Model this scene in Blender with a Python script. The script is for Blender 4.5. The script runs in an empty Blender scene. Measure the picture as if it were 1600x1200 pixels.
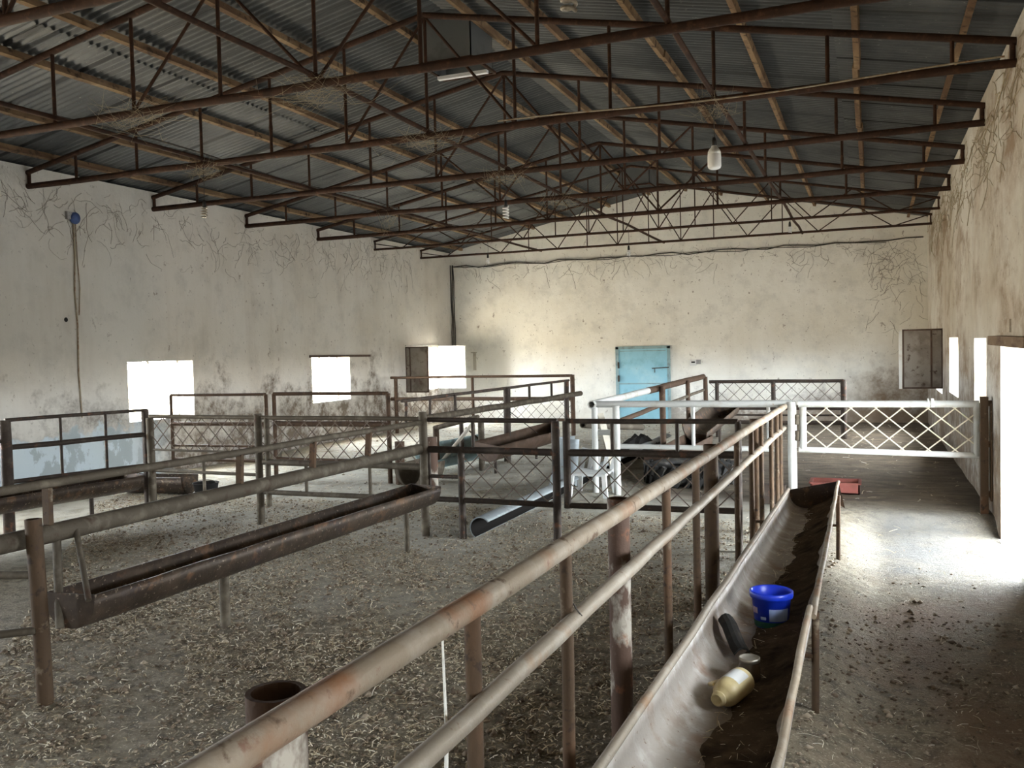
import bpy, math, random
import numpy as np
from mathutils import Vector, Matrix

random.seed(7)
rng = np.random.default_rng(7)
scene = bpy.context.scene
C = scene.collection
PI = math.pi

# ------------------------------------------------------------------ camera
CAM_H = 1.902
cam_d = bpy.data.cameras.new('camera')
cam = bpy.data.objects.new('camera', cam_d)
C.objects.link(cam)
yaw, pitch, roll = 0.3836, 0.0391, -0.024
cy, sy = math.cos(yaw), math.sin(yaw)
fw = Vector((-sy * math.cos(pitch), cy * math.cos(pitch), -math.sin(pitch)))
rt = Vector((cy, sy, 0.0))
up = rt.cross(fw)
r2 = rt * math.cos(roll) + up * math.sin(roll)
u2 = -rt * math.sin(roll) + up * math.cos(roll)
m = Matrix((r2, u2, -fw)).transposed().to_4x4()
m.translation = (0, 0, CAM_H)
cam.matrix_world = m
cam_d.sensor_width = 36.0
cam_d.lens = 1391.73 / 1600 * 36.0
cam_d.clip_start = 0.05
cam_d.clip_end = 300
scene.camera = cam

# ------------------------------------------------------------------ daylight: sky above, sunlit dry ground below the horizon
SKY = (0.85, 0.93, 1.0)
GROUND = (1.0, 0.86, 0.63)
SKY_S, GROUND_S = 33.0, 21.0
world = bpy.data.worlds.new('daylight')
scene.world = world
world.use_nodes = True
wn = world.node_tree.nodes
wl = world.node_tree.links
wn.clear()
wo = wn.new('ShaderNodeOutputWorld')
bg = wn.new('ShaderNodeBackground')
tc = wn.new('ShaderNodeTexCoord')
sx = wn.new('ShaderNodeSeparateXYZ')
cr = wn.new('ShaderNodeValToRGB')
cr.color_ramp.elements[0].position = 0.485
cr.color_ramp.elements[0].color = tuple(c * GROUND_S / 20 for c in GROUND) + (1,)
cr.color_ramp.elements[1].position = 0.515
cr.color_ramp.elements[1].color = tuple(c * SKY_S / 20 for c in SKY) + (1,)
mr = wn.new('ShaderNodeMapRange')
mr.inputs['From Min'].default_value = -1
mr.inputs['From Max'].default_value = 1
wl.new(tc.outputs['Generated'], sx.inputs[0])
wl.new(sx.outputs['Z'], mr.inputs['Value'])
wl.new(mr.outputs[0], cr.inputs[0])
# the sun stands on the left, so the ground right of the barn lies in the barn's own shade
shade = wn.new('ShaderNodeMapRange')
shade.interpolation_type = 'SMOOTHSTEP'
shade.inputs['From Min'].default_value = -.25
shade.inputs['From Max'].default_value = .25
wl.new(sx.outputs['X'], shade.inputs['Value'])
below = wn.new('ShaderNodeMapRange')
below.inputs['From Min'].default_value = .03
below.inputs['From Max'].default_value = -.03
wl.new(sx.outputs['Z'], below.inputs['Value'])
both = wn.new('ShaderNodeMath')
both.operation = 'MULTIPLY'
wl.new(shade.outputs[0], both.inputs[0])
wl.new(below.outputs[0], both.inputs[1])
wm = wn.new('ShaderNodeMix')
wm.data_type = 'RGBA'
wl.new(both.outputs[0], wm.inputs[0])
wl.new(cr.outputs[0], wm.inputs[6])
wm.inputs[7].default_value = (.26, .27, .27, 1)
wl.new(wm.outputs[2], bg.inputs[0])
bg.inputs['Strength'].default_value = 20.0
wl.new(bg.outputs[0], wo.inputs[0])

vs = scene.view_settings
vs.view_transform = 'Standard'
vs.look = 'None'
vs.gamma = 1.0
vs.use_curve_mapping = False
vs.exposure = 1.5

# ------------------------------------------------------------------ main dimensions
XL, XR, YE, YB = -10.757, 1.202, 22.32, -4.0
TH = 0.38
RIDGE_X = -4.6
EAVE_L, EAVE_R, RIDGE_Z = 4.60, 4.66, 5.84
DOOR = (8.4, 10.1, -0.2, 1.90)
WIN_L = [(-3.2, -1.8, .9, 1.84), (0.75, 2.19, .9, 1.84), (5.7, 7.14, .9, 1.84), (10.65, 12.09, .9, 1.84),
         (15.59, 17.03, .88, 1.82), (20.0, 21.35, .9, 2.0)]
WIN_R = [(-1.9, -0.5, 0.95, 1.9), (3.5, 4.2, 1.15, 1.9), (11.28, 12.55, .95, 1.90), (14.76, 16.39, 1.02, 1.92), (18.0, 19.5, .9, 1.92)]  # first two are unseen, added and sized to light the foreground


def roof_z(x):
    if x < RIDGE_X:
        t = (RIDGE_X - x) / (RIDGE_X - XL)
        return RIDGE_Z + (EAVE_L - RIDGE_Z) * t
    t = (x - RIDGE_X) / (XR - RIDGE_X)
    return RIDGE_Z + (EAVE_R - RIDGE_Z) * t


# portals help the renderer find the wall openings (they emit nothing themselves)
def portal(x, y0, y1, z0, z1, to_plus_x):
    ld = bpy.data.lights.new('opening_portal', 'AREA')
    ld.shape = 'RECTANGLE'
    ld.size = (z1 - z0)
    ld.size_y = (y1 - y0)
    ld.cycles.is_portal = True
    o = bpy.data.objects.new('opening_portal', ld)
    o.location = (x, (y0 + y1) / 2, (z0 + z1) / 2)
    o.rotation_euler = (0, -PI / 2 if to_plus_x else PI / 2, 0)
    C.objects.link(o)


for (a, b, c, d) in WIN_L:
    portal(XL - TH - .02, a, b, c, d, True)
for (a, b, c, d) in WIN_R + [DOOR]:
    portal(XR + TH + .02, a, b, c, d, False)


# ------------------------------------------------------------------ materials
def _mix(nt, fac, a, b):
    n = nt.nodes.new('ShaderNodeMix')
    n.data_type = 'RGBA'
    if isinstance(fac, float):
        n.inputs[0].default_value = fac
    else:
        nt.links.new(fac, n.inputs[0])
    for s, v in ((6, a), (7, b)):
        if isinstance(v, tuple):
            n.inputs[s].default_value = tuple(v[:3]) + (1,)
        else:
            nt.links.new(v, n.inputs[s])
    return n.outputs[2]


def _noise(nt, co, scale, stretch=(1, 1, 1), detail=6, rough=0.6, kind='noise'):
    mp = nt.nodes.new('ShaderNodeMapping')
    mp.inputs['Scale'].default_value = stretch
    nt.links.new(co, mp.inputs[0])
    if kind == 'voronoi':
        n = nt.nodes.new('ShaderNodeTexVoronoi')
        n.inputs['Scale'].default_value = scale
        nt.links.new(mp.outputs[0], n.inputs['Vector'])
        return n.outputs['Distance']
    n = nt.nodes.new('ShaderNodeTexNoise')
    n.inputs['Scale'].default_value = scale
    n.inputs['Detail'].default_value = detail
    n.inputs['Roughness'].default_value = rough
    nt.links.new(mp.outputs[0], n.inputs['Vector'])
    return n.outputs['Fac']


def _range(nt, v, lo, hi, o0=0.0, o1=1.0):
    n = nt.nodes.new('ShaderNodeMapRange')
    nt.links.new(v, n.inputs['Value'])
    n.inputs['From Min'].default_value = lo
    n.inputs['From Max'].default_value = hi
    n.inputs['To Min'].default_value = o0
    n.inputs['To Max'].default_value = o1
    return n.outputs[0]


def _math(nt, op, a, b):
    n = nt.nodes.new('ShaderNodeMath')
    n.operation = op
    n.use_clamp = True
    for i, v in enumerate((a, b)):
        if isinstance(v, (int, float)):
            n.inputs[i].default_value = v
        else:
            nt.links.new(v, n.inputs[i])
    return n.outputs[0]


def _start(name):
    mt = bpy.data.materials.new(name)
    mt.use_nodes = True
    nt = mt.node_tree
    b = nt.nodes['Principled BSDF']
    g = nt.nodes.new('ShaderNodeNewGeometry')
    return mt, nt, b, g.outputs['Position']


def _bump(nt, b, h, strength, dist=0.01):
    n = nt.nodes.new('ShaderNodeBump')
    n.inputs['Strength'].default_value = strength
    n.inputs['Distance'].default_value = dist
    nt.links.new(h, n.inputs['Height'])
    nt.links.new(n.outputs[0], b.inputs['Normal'])


def M(name, base, layers=(), rough=0.7, metal=0.0, bump=None):
    """layers: (colour, scale, lo, hi[, stretch])"""
    mt, nt, b, co = _start(name)
    col = tuple(base)
    for L in layers:
        st = L[4] if len(L) > 4 else (1, 1, 1)
        f = _range(nt, _noise(nt, co, L[1], st), L[2], L[3])
        col = _mix(nt, f, col, L[0])
    if isinstance(col, tuple):
        b.inputs['Base Color'].default_value = col + (1,)
    else:
        nt.links.new(col, b.inputs['Base Color'])
    b.inputs['Roughness'].default_value = rough
    b.inputs['Specular IOR Level'].default_value = .5 if rough <= .45 else (.18 if rough < .9 else .03)
    b.inputs['Metallic'].default_value = metal
    if bump:
        _bump(nt, b, _noise(nt, co, bump[0], detail=5), bump[1], bump[2] if len(bump) > 2 else .005)
    return mt


truss_m = M('rusty_truss_steel', (.062, .031, .019), [((.036, .020, .014), 6, .4, .65), ((.115, .055, .03), 14, .55, .75)], .75, .1, (60, .4))
purlin_m = M('old_timber', (.25, .165, .092), [((.14, .085, .05), 1.6, .42, .6, (3, .6, 3)), ((.07, .045, .03), 9, .55, .65), ((.40, .29, .18), 2, .58, .75)], .85, 0, (30, .4))
rail_m = M('worn_painted_pipe', (.27, .215, .155), [((.37, .315, .25), 5, .45, .65), ((.27, .14, .075), 1.9, .53, .66), ((.13, .085, .055), 14, .60, .68), ((.22, .13, .09), 25, .62, .72)], .6, .1, (90, .5, .004))
lowrail_m = M('bare_dusty_pipe', (.29, .245, .19), [((.39, .345, .285), 5, .5, .7), ((.28, .18, .11), 4, .56, .68), ((.2, .13, .09), 30, .62, .72)], .55, .15, (90, .5, .004))
post_m = M('rusty_post_steel', (.085, .055, .033), [((.15, .085, .05), 4, .5, .68, (1, 1, .4)), ((.27, .22, .16), 7, .60, .70), ((.05, .034, .024), 18, .58, .66), ((.07, .045, .035), 12, .58, .7)], .7, .15, (70, .5))
dirty_post_m = M('lime_spattered_pipe', (.10, .062, .045), [((.40, .36, .30), 6, .52, .60, (1, 1, .5)), ((.24, .11, .06), 9, .6, .7)], .7, .1, (60, .5))
dark_m = M('dark_fence_steel', (.055, .042, .034), [((.10, .08, .064), 6, .5, .7), ((.16, .08, .05), 10, .58, .7)], .65, .2, (80, .4))
grey_m = M('grey_dusty_fence_pipe', (.10, .082, .060), [((.20, .17, .128), 7, .50, .72), ((.075, .048, .035), 9, .58, .7)], .7, .15, (80, .5))
brownf_m = M('red_brown_fence_steel', (.085, .052, .033), [((.055, .037, .026), 7, .5, .68), ((.15, .10, .07), 12, .58, .7)], .7, .1, (80, .4))
white_m = M('white_painted_pipe', (.54, .545, .52), [((.44, .41, .35), 5, .52, .7), ((.35, .22, .13), 16, .66, .72)], .55, 0, (90, .3, .003))
cream_m = M('cream_gate_rods', (.60, .54, .42), [((.55, .47, .34), 9, .55, .7)], .6)
trough_in_m = M('galvanised_trough_sheet', (.31, .275, .24), [((.22, .175, .14), 3, .45, .65), ((.42, .39, .36), 9, .52, .7), ((.22, .15, .11), 2.4, .57, .66), ((.16, .10, .07), 40, .64, .7)], .5, .25, (50, .3))
trough_dk_m = M('rusty_trough_sheet', (.058, .043, .032), [((.10, .072, .052), 5, .45, .65), ((.06, .045, .04), 3, .55, .65), ((.30, .24, .18), 34, .61, .68), ((.17, .10, .06), 8, .56, .68)], .5, .35, (45, .5))
trough_br_m = M('brown_trough_sheet', (.07, .043, .028), [((.11, .07, .046), 5, .5, .68), ((.09, .055, .042), 8, .55, .68)], .65, .15, (45, .4))
mesh_m = M('wire_lattice_steel', (.15, .115, .09), [((.22, .18, .15), 8, .5, .7)], .7, .2)
bluegrey_m = M('pale_blue_grey_sheet', (.27, .30, .31), [((.20, .205, .205), 4, .5, .66), ((.36, .40, .42), 8, .55, .7), ((.2, .15, .11), 11, .62, .7)], .55, .1, (40, .3))
teal_m = M('faded_teal_sheet', (.27, .37, .38), [((.17, .22, .22), 5, .5, .68), ((.36, .52, .53), 8, .56, .7)], .6)
door_m = M('pale_blue_door_paint', (.30, .56, .66), [((.22, .44, .52), 3, .5, .7), ((.40, .62, .68), 2, .5, .7), ((.18, .15, .12), 14, .66, .72)], .5, 0, (20, .2))
doorframe_m = M('blue_grey_door_frame', (.28, .40, .42), [((.18, .22, .22), 6, .5, .7)], .6)
shutter_m = M('grubby_shutter_sheet', (.30, .27, .235), [((.17, .14, .115), 4, .45, .65), ((.10, .07, .055), 7, .58, .66), ((.33, .30, .27), 2, .55, .7)], .65, .1, (30, .3))
shutterw_m = M('whitewashed_shutter', (.78, .78, .74), [((.66, .62, .55), 5, .55, .7)], .6)
shutterf_m = M('shutter_edge_iron', (.10, .07, .055), [((.17, .11, .08), 8, .5, .7)], .7, .2)
blue_m = M('blue_bucket_plastic', (.012, .045, .62), [((.02, .07, .7), 5, .5, .8)], .35)
sticker_m = M('bucket_sticker', (.34, .44, .72), [((.25, .36, .66), 9, .5, .7)], .5)
sticker2_m = M('bucket_print', (.62, .55, .66), [((.4, .3, .45), 20, .5, .6)], .5)
green_m = M('bucket_print_green', (.03, .12, .09), [((.02, .07, .12), 20, .5, .6)], .5)
bottle_m = M('yellowed_plastic', (.60, .49, .26), [((.48, .37, .18), 6, .5, .7), ((.7, .6, .38), 4, .55, .7)], .4)
label_m = M('bottle_label_paper', (.66, .66, .64), [((.5, .45, .36), 8, .55, .7)], .6)
jar_m = M('dirty_brown_jar', (.10, .07, .045), [((.2, .15, .1), 9, .5, .7)], .3)
lid_m = M('tin_lid', (.45, .42, .36), [((.3, .22, .15), 12, .55, .68)], .4, .6)
black_m = M('black_rubber', (.02, .019, .018), [((.045, .038, .03), 9, .55, .7)], .75)
tyre_m = M('dusty_tyre_rubber', (.035, .034, .033), [((.10, .09, .075), 6, .52, .7)], .8, 0, (40, .4))
red_m = M('red_brown_plastic', (.24, .075, .06), [((.17, .06, .045), 6, .5, .7), ((.30, .14, .11), 10, .6, .7)], .55)
chair_m = M('white_plastic', (.58, .59, .58), [((.6, .57, .5), 6, .55, .7)], .45)
cable_m = M('dusty_cable', (.06, .055, .05), [((.13, .11, .09), 12, .5, .7)], .8)
conduit_m = M('pale_cable', (.36, .30, .22), [((.24, .14, .08), 9, .5, .65), ((.5, .46, .4), 14, .55, .7)], .8)
bulb_m = M('frosted_bulb', (.86, .86, .85), (), .35)
dimbulb_m = M('dimmed_bulb_glass', (.30, .26, .20), [((.14, .11, .08), 30, .5, .7)], .35)  # left bulb's backlit tone painted into darker glass; the close bulb shares it
socket_m = M('black_socket', (.03, .028, .026), (), .6)
meterw_m = M('meter_case', (.72, .72, .69), [((.55, .5, .44), 30, .6, .7)], .5)
meterg_m = M('meter_grey', (.36, .35, .34), [((.26, .25, .24), 30, .5, .7)], .5)
bluebox_m = M('blue_fan_plastic', (.07, .11, .26), [((.05, .07, .15), 12, .5, .7)], .5)
dirt_m = M('packed_feed_dirt', (.095, .07, .048), [((.14, .105, .07), 9, .5, .65), ((.22, .17, .11), 40, .6, .7), ((.04, .03, .022), 5, .5, .65)], .95, 0, (60, .9, .01))
shade_m = M('painted_shade_black', (.012, .011, .010), (), .97)  # near-black that paints the shade inside the tipped half pipe
rope_m = M('white_twine', (.72, .70, .64), [((.5, .46, .38), 30, .5, .7)], .9)
web_m = M('dusty_web', (.40, .34, .24), [((.25, .2, .13), 9, .5, .7)], .95)
webd_m = M('sooty_web', (.20, .165, .125), [((.12, .10, .075), 9, .5, .7)], .95)
lintel_m = M('weathered_lintel_timber', (.20, .145, .10), [((.12, .08, .055), 4, .45, .62, (4, .5, 4)), ((.3, .24, .18), 9, .58, .7)], .85, 0, (30, .5))
plank_m = M('pale_plank', (.50, .46, .38), [((.36, .32, .26), 5, .5, .7)], .8)
concrete_m = M('whitened_concrete', (.62, .60, .56), [((.45, .42, .38), 4, .5, .68)], .85, 0, (25, .5))
duct_m = M('galvanised_duct', (.20, .21, .21), [((.13, .13, .13), 4, .5, .7)], .45, .5)
strip_m = M('daylit_strip_white', (.8, .8, .8), (), .6)  # white for the bar that imitates daylight in the vent shafts


def plaster(name, base, kind):
    mt, nt, b, co = _start(name)
    sep = nt.nodes.new('ShaderNodeSeparateXYZ')
    nt.links.new(co, sep.inputs[0])
    z = sep.outputs['Z']
    y = sep.outputs['Y']
    ky = .3 if kind == 'right' else 1.0
    dirt = tuple(c * .72 * k for c, k in zip(base, (1, .93, .80)))
    col = _mix(nt, _range(nt, _noise(nt, co, .55, detail=8), .42, .68, 0, .75 if kind == 'right' else .45), base, dirt)
    # soft greyer blotches
    col = _mix(nt, _range(nt, _noise(nt, co, 2.3, detail=8, rough=.7), .50, .72, 0, .5), col, tuple(c * .62 for c in base))
    # vertical run-off streaks
    st = {'left': .16, 'far': .07, 'right': .6}[kind]
    s1 = _range(nt, _noise(nt, co, 1.0, (2.6, 2.6 * ky, .28), 7, .65), .50, .68, 0, st)
    col = _mix(nt, s1, col, (.34, .25, .165))
    # splashes and flecks
    v = _noise(nt, co, 7.5, (1, ky, .8), 5, .7)
    col = _mix(nt, _range(nt, v, .645, .685, 0, .7), col, (.22, .165, .12))
    v2 = _noise(nt, co, 26, (1, ky, .7), 3, .6)
    col = _mix(nt, _range(nt, v2, .68, .72, 0, .65), col, (.14, .10, .075))
    # grubby dado near the floor
    wob = _noise(nt, co, 1.3, detail=7, rough=.7)
    h = _math(nt, 'ADD', _range(nt, z, 0.05, 1.25 if kind == 'far' else 2.5, 1.0, 0.0), _range(nt, wob, .3, .7, -.45, .45))
    dado = _range(nt, h, .45, .78, 0, 1)
    mott = _range(nt, _noise(nt, co, 5, detail=8, rough=.75), .38, .56, .2, 1.0)
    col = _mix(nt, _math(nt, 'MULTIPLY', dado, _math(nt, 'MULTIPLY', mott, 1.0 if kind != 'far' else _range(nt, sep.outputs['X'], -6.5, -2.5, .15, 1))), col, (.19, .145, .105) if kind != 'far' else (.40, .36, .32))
    x = sep.outputs['X']
    if kind == 'left':
        # blue limewash band with grey scabs where it peeled
        band = _range(nt, _math(nt, 'ADD', _range(nt, z, .35, 1.25, 1, 0), _range(nt, wob, .3, .7, -.25, .25)), .42, .5, 0, 1)
        near = _range(nt, y, 10.6, 11.6, 1, 0)
        bm = _math(nt, 'MULTIPLY', band, near)
        col = _mix(nt, bm, col, (.55, .64, .69))
        scab = _range(nt, _noise(nt, co, 1.9, (1, 1, .6), 10, .7), .47, .50, 0, .92)
        col = _mix(nt, _math(nt, 'MULTIPLY', bm, scab), col, (.30, .35, .37))
        col = _mix(nt, _math(nt, 'MULTIPLY', _range(nt, y, 11.6, 10.9, 0, 1), 0.25), col, (.52, .56, .56))
    if kind == 'right':
        big = _range(nt, _noise(nt, co, .8, (1, .3, .8), 4, .6), .40, .54)
        fine = _range(nt, _noise(nt, co, 2.0, (2.2, .5, .8), 8, .75), .44, .60)
        col = _mix(nt, _math(nt, 'MULTIPLY', _math(nt, 'MULTIPLY', big, fine), .95), col, (.25, .175, .11))
        col = _mix(nt, _range(nt, _noise(nt, co, 4.0, (1, .25, .6), 8, .75), .52, .68, 0, .5), col, (.52, .46, .38))
        col = _mix(nt, _range(nt, h, .8, 1.05, 0, .8), col, (.17, .12, .08))
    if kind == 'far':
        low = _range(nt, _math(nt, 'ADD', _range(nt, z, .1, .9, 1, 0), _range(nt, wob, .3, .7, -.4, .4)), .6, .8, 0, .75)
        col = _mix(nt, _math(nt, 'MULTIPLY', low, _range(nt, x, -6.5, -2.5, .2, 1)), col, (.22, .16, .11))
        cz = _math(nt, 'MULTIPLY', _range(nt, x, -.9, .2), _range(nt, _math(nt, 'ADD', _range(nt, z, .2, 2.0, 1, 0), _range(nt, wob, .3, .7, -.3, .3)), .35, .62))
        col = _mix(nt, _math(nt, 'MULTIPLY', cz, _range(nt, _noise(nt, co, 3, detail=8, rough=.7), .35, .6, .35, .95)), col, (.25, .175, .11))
    nt.links.new(col, b.inputs['Base Color'])
    b.inputs['Roughness'].default_value = .9
    hgt = _math(nt, 'ADD', _math(nt, 'MULTIPLY', _noise(nt, co, 3.5, detail=8, rough=.65), .7), _math(nt, 'MULTIPLY', v, .3))
    _bump(nt, b, hgt, .55, .03)
    return mt


wall_left_m = plaster('left_wall_limewash', (.74, .70, .64), 'left')
wall_far_m = plaster('far_wall_limewash', (.89, .875, .81), 'far')
wall_right_m = plaster('right_wall_limewash', (.62, .60, .55), 'right')


def floor_material():
    mt, nt, b, co = _start('trodden_manure_floor')
    a = _noise(nt, co, .6, detail=8, rough=.6)
    c1 = _mix(nt, _range(nt, a, .4, .65), (.225, .182, .118), (.35, .295, .205))
    c1 = _mix(nt, _range(nt, _noise(nt, co, 9, detail=6, rough=.7), .45, .62), c1, (.118, .092, .060))
    c1 = _mix(nt, _range(nt, _noise(nt, co, 60, detail=4, rough=.7), .55, .68), c1, (.56, .47, .345))
    sep = nt.nodes.new('ShaderNodeSeparateXYZ')
    nt.links.new(co, sep.inputs[0])
    # paler zone further down the barn, window light painted into the floor
    far = _math(nt, 'MULTIPLY', _range(nt, sep.outputs['Y'], 5.0, 8.5, 0, .88), _range(nt, sep.outputs['X'], -.5, -1.3, .25, 1))
    n3 = _range(nt, _noise(nt, co, 1.6, detail=8, rough=.7), .30, .52)
    c1 = _mix(nt, _math(nt, 'MULTIPLY', far, n3), c1, (.57, .55, .47))
    # concrete apron by the doorway
    ax = _range(nt, sep.outputs['X'], -.25, .15)
    ay = _math(nt, 'MULTIPLY', _range(nt, sep.outputs['Y'], 7.6, 8.5), _range(nt, sep.outputs['Y'], 11.3, 10.3))
    ap = _math(nt, 'MULTIPLY', _math(nt, 'MULTIPLY', ax, ay), _range(nt, _noise(nt, co, 1.5, detail=8), .35, .6, .35, .95))
    c1 = _mix(nt, ap, c1, (.20, .195, .185))
    # dark manure and part of the alley's shade, painted behind the white gate
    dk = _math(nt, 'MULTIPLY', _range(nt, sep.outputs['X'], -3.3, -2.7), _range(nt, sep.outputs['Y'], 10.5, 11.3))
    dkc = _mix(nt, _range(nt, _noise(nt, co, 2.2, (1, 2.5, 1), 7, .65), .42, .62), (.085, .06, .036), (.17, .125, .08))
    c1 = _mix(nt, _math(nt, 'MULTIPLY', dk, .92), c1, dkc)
    # reddish earth in the corridor near the camera
    rx = _math(nt, 'MULTIPLY', _range(nt, sep.outputs['X'], -.3, .1), _range(nt, sep.outputs['Y'], 8.4, 7.2))
    c1 = _mix(nt, _math(nt, 'MULTIPLY', rx, _range(nt, _noise(nt, co, 1.1, detail=6), .42, .6, 0, .75)), c1, (.27, .175, .11))
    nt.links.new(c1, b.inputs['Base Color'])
    b.inputs['Roughness'].default_value = .92
    hh = _math(nt, 'ADD', _math(nt, 'MULTIPLY', _noise(nt, co, 14, detail=8, rough=.7), .6), _math(nt, 'MULTIPLY', _noise(nt, co, 50, (1, 1.4, 1), 4, .7), .4))
    _bump(nt, b, hh, 1.0, .06)
    return mt


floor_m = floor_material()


def straw_material(name, ramp, rough=.8):
    mt, nt, b, co = _start(name)
    g = nt.nodes.new('ShaderNodeNewGeometry')
    r = nt.nodes.new('ShaderNodeValToRGB')
    e = r.color_ramp.elements
    e[0].position, e[0].color = ramp[0][0], ramp[0][1] + (1,)
    e[1].position, e[1].color = ramp[-1][0], ramp[-1][1] + (1,)
    for p, c in ramp[1:-1]:
        k = e.new(p)
        k.color = c + (1,)
    nt.links.new(g.outputs['Random Per Island'], r.inputs[0])
    nt.links.new(r.outputs[0], b.inputs['Base Color'])
    b.inputs['Roughness'].default_value = rough
    return mt


straw_m = straw_material('chopped_straw', [(0, (.25, .175, .11)), (.42, (.45, .36, .225)), (.72, (.74, .64, .45)), (1, (.95, .89, .74))])
crumb_m = straw_material('dry_crumbs', [(0, (.12, .086, .058)), (.6, (.24, .18, .125)), (1, (.46, .38, .28))], .95)


def roof_material():
    mt, nt, b, co = _start('corrugated_roof_sheet')
    a = _noise(nt, co, 1.2, (1, 1, 1), 8, .65)
    c = _mix(nt, _range(nt, a, .4, .65), (.066, .070, .072), (.118, .122, .120))
    c = _mix(nt, _range(nt, _noise(nt, co, 3, (.5, 4, 1), 6, .7), .5, .7, 0, .6), c, (.05, .052, .052))
    c = _mix(nt, _range(nt, _noise(nt, co, 25, (.6, 2, 1), 3, .6), .68, .74, 0, .7), c, (.36, .36, .34))
    sp = nt.nodes.new('ShaderNodeSeparateXYZ')
    nt.links.new(co, sp.inputs[0])
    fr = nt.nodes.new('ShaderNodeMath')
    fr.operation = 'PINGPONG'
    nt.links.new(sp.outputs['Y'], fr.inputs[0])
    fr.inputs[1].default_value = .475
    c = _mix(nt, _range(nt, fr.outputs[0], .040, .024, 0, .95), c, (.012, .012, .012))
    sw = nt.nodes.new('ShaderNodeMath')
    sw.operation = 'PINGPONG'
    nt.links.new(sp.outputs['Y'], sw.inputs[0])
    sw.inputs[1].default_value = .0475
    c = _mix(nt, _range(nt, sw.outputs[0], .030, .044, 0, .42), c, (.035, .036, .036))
    nt.links.new(c, b.inputs['Base Color'])
    b.inputs['Roughness'].default_value = .5
    b.inputs['Metallic'].default_value = .25
    return mt


roof_m = roof_material()


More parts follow.
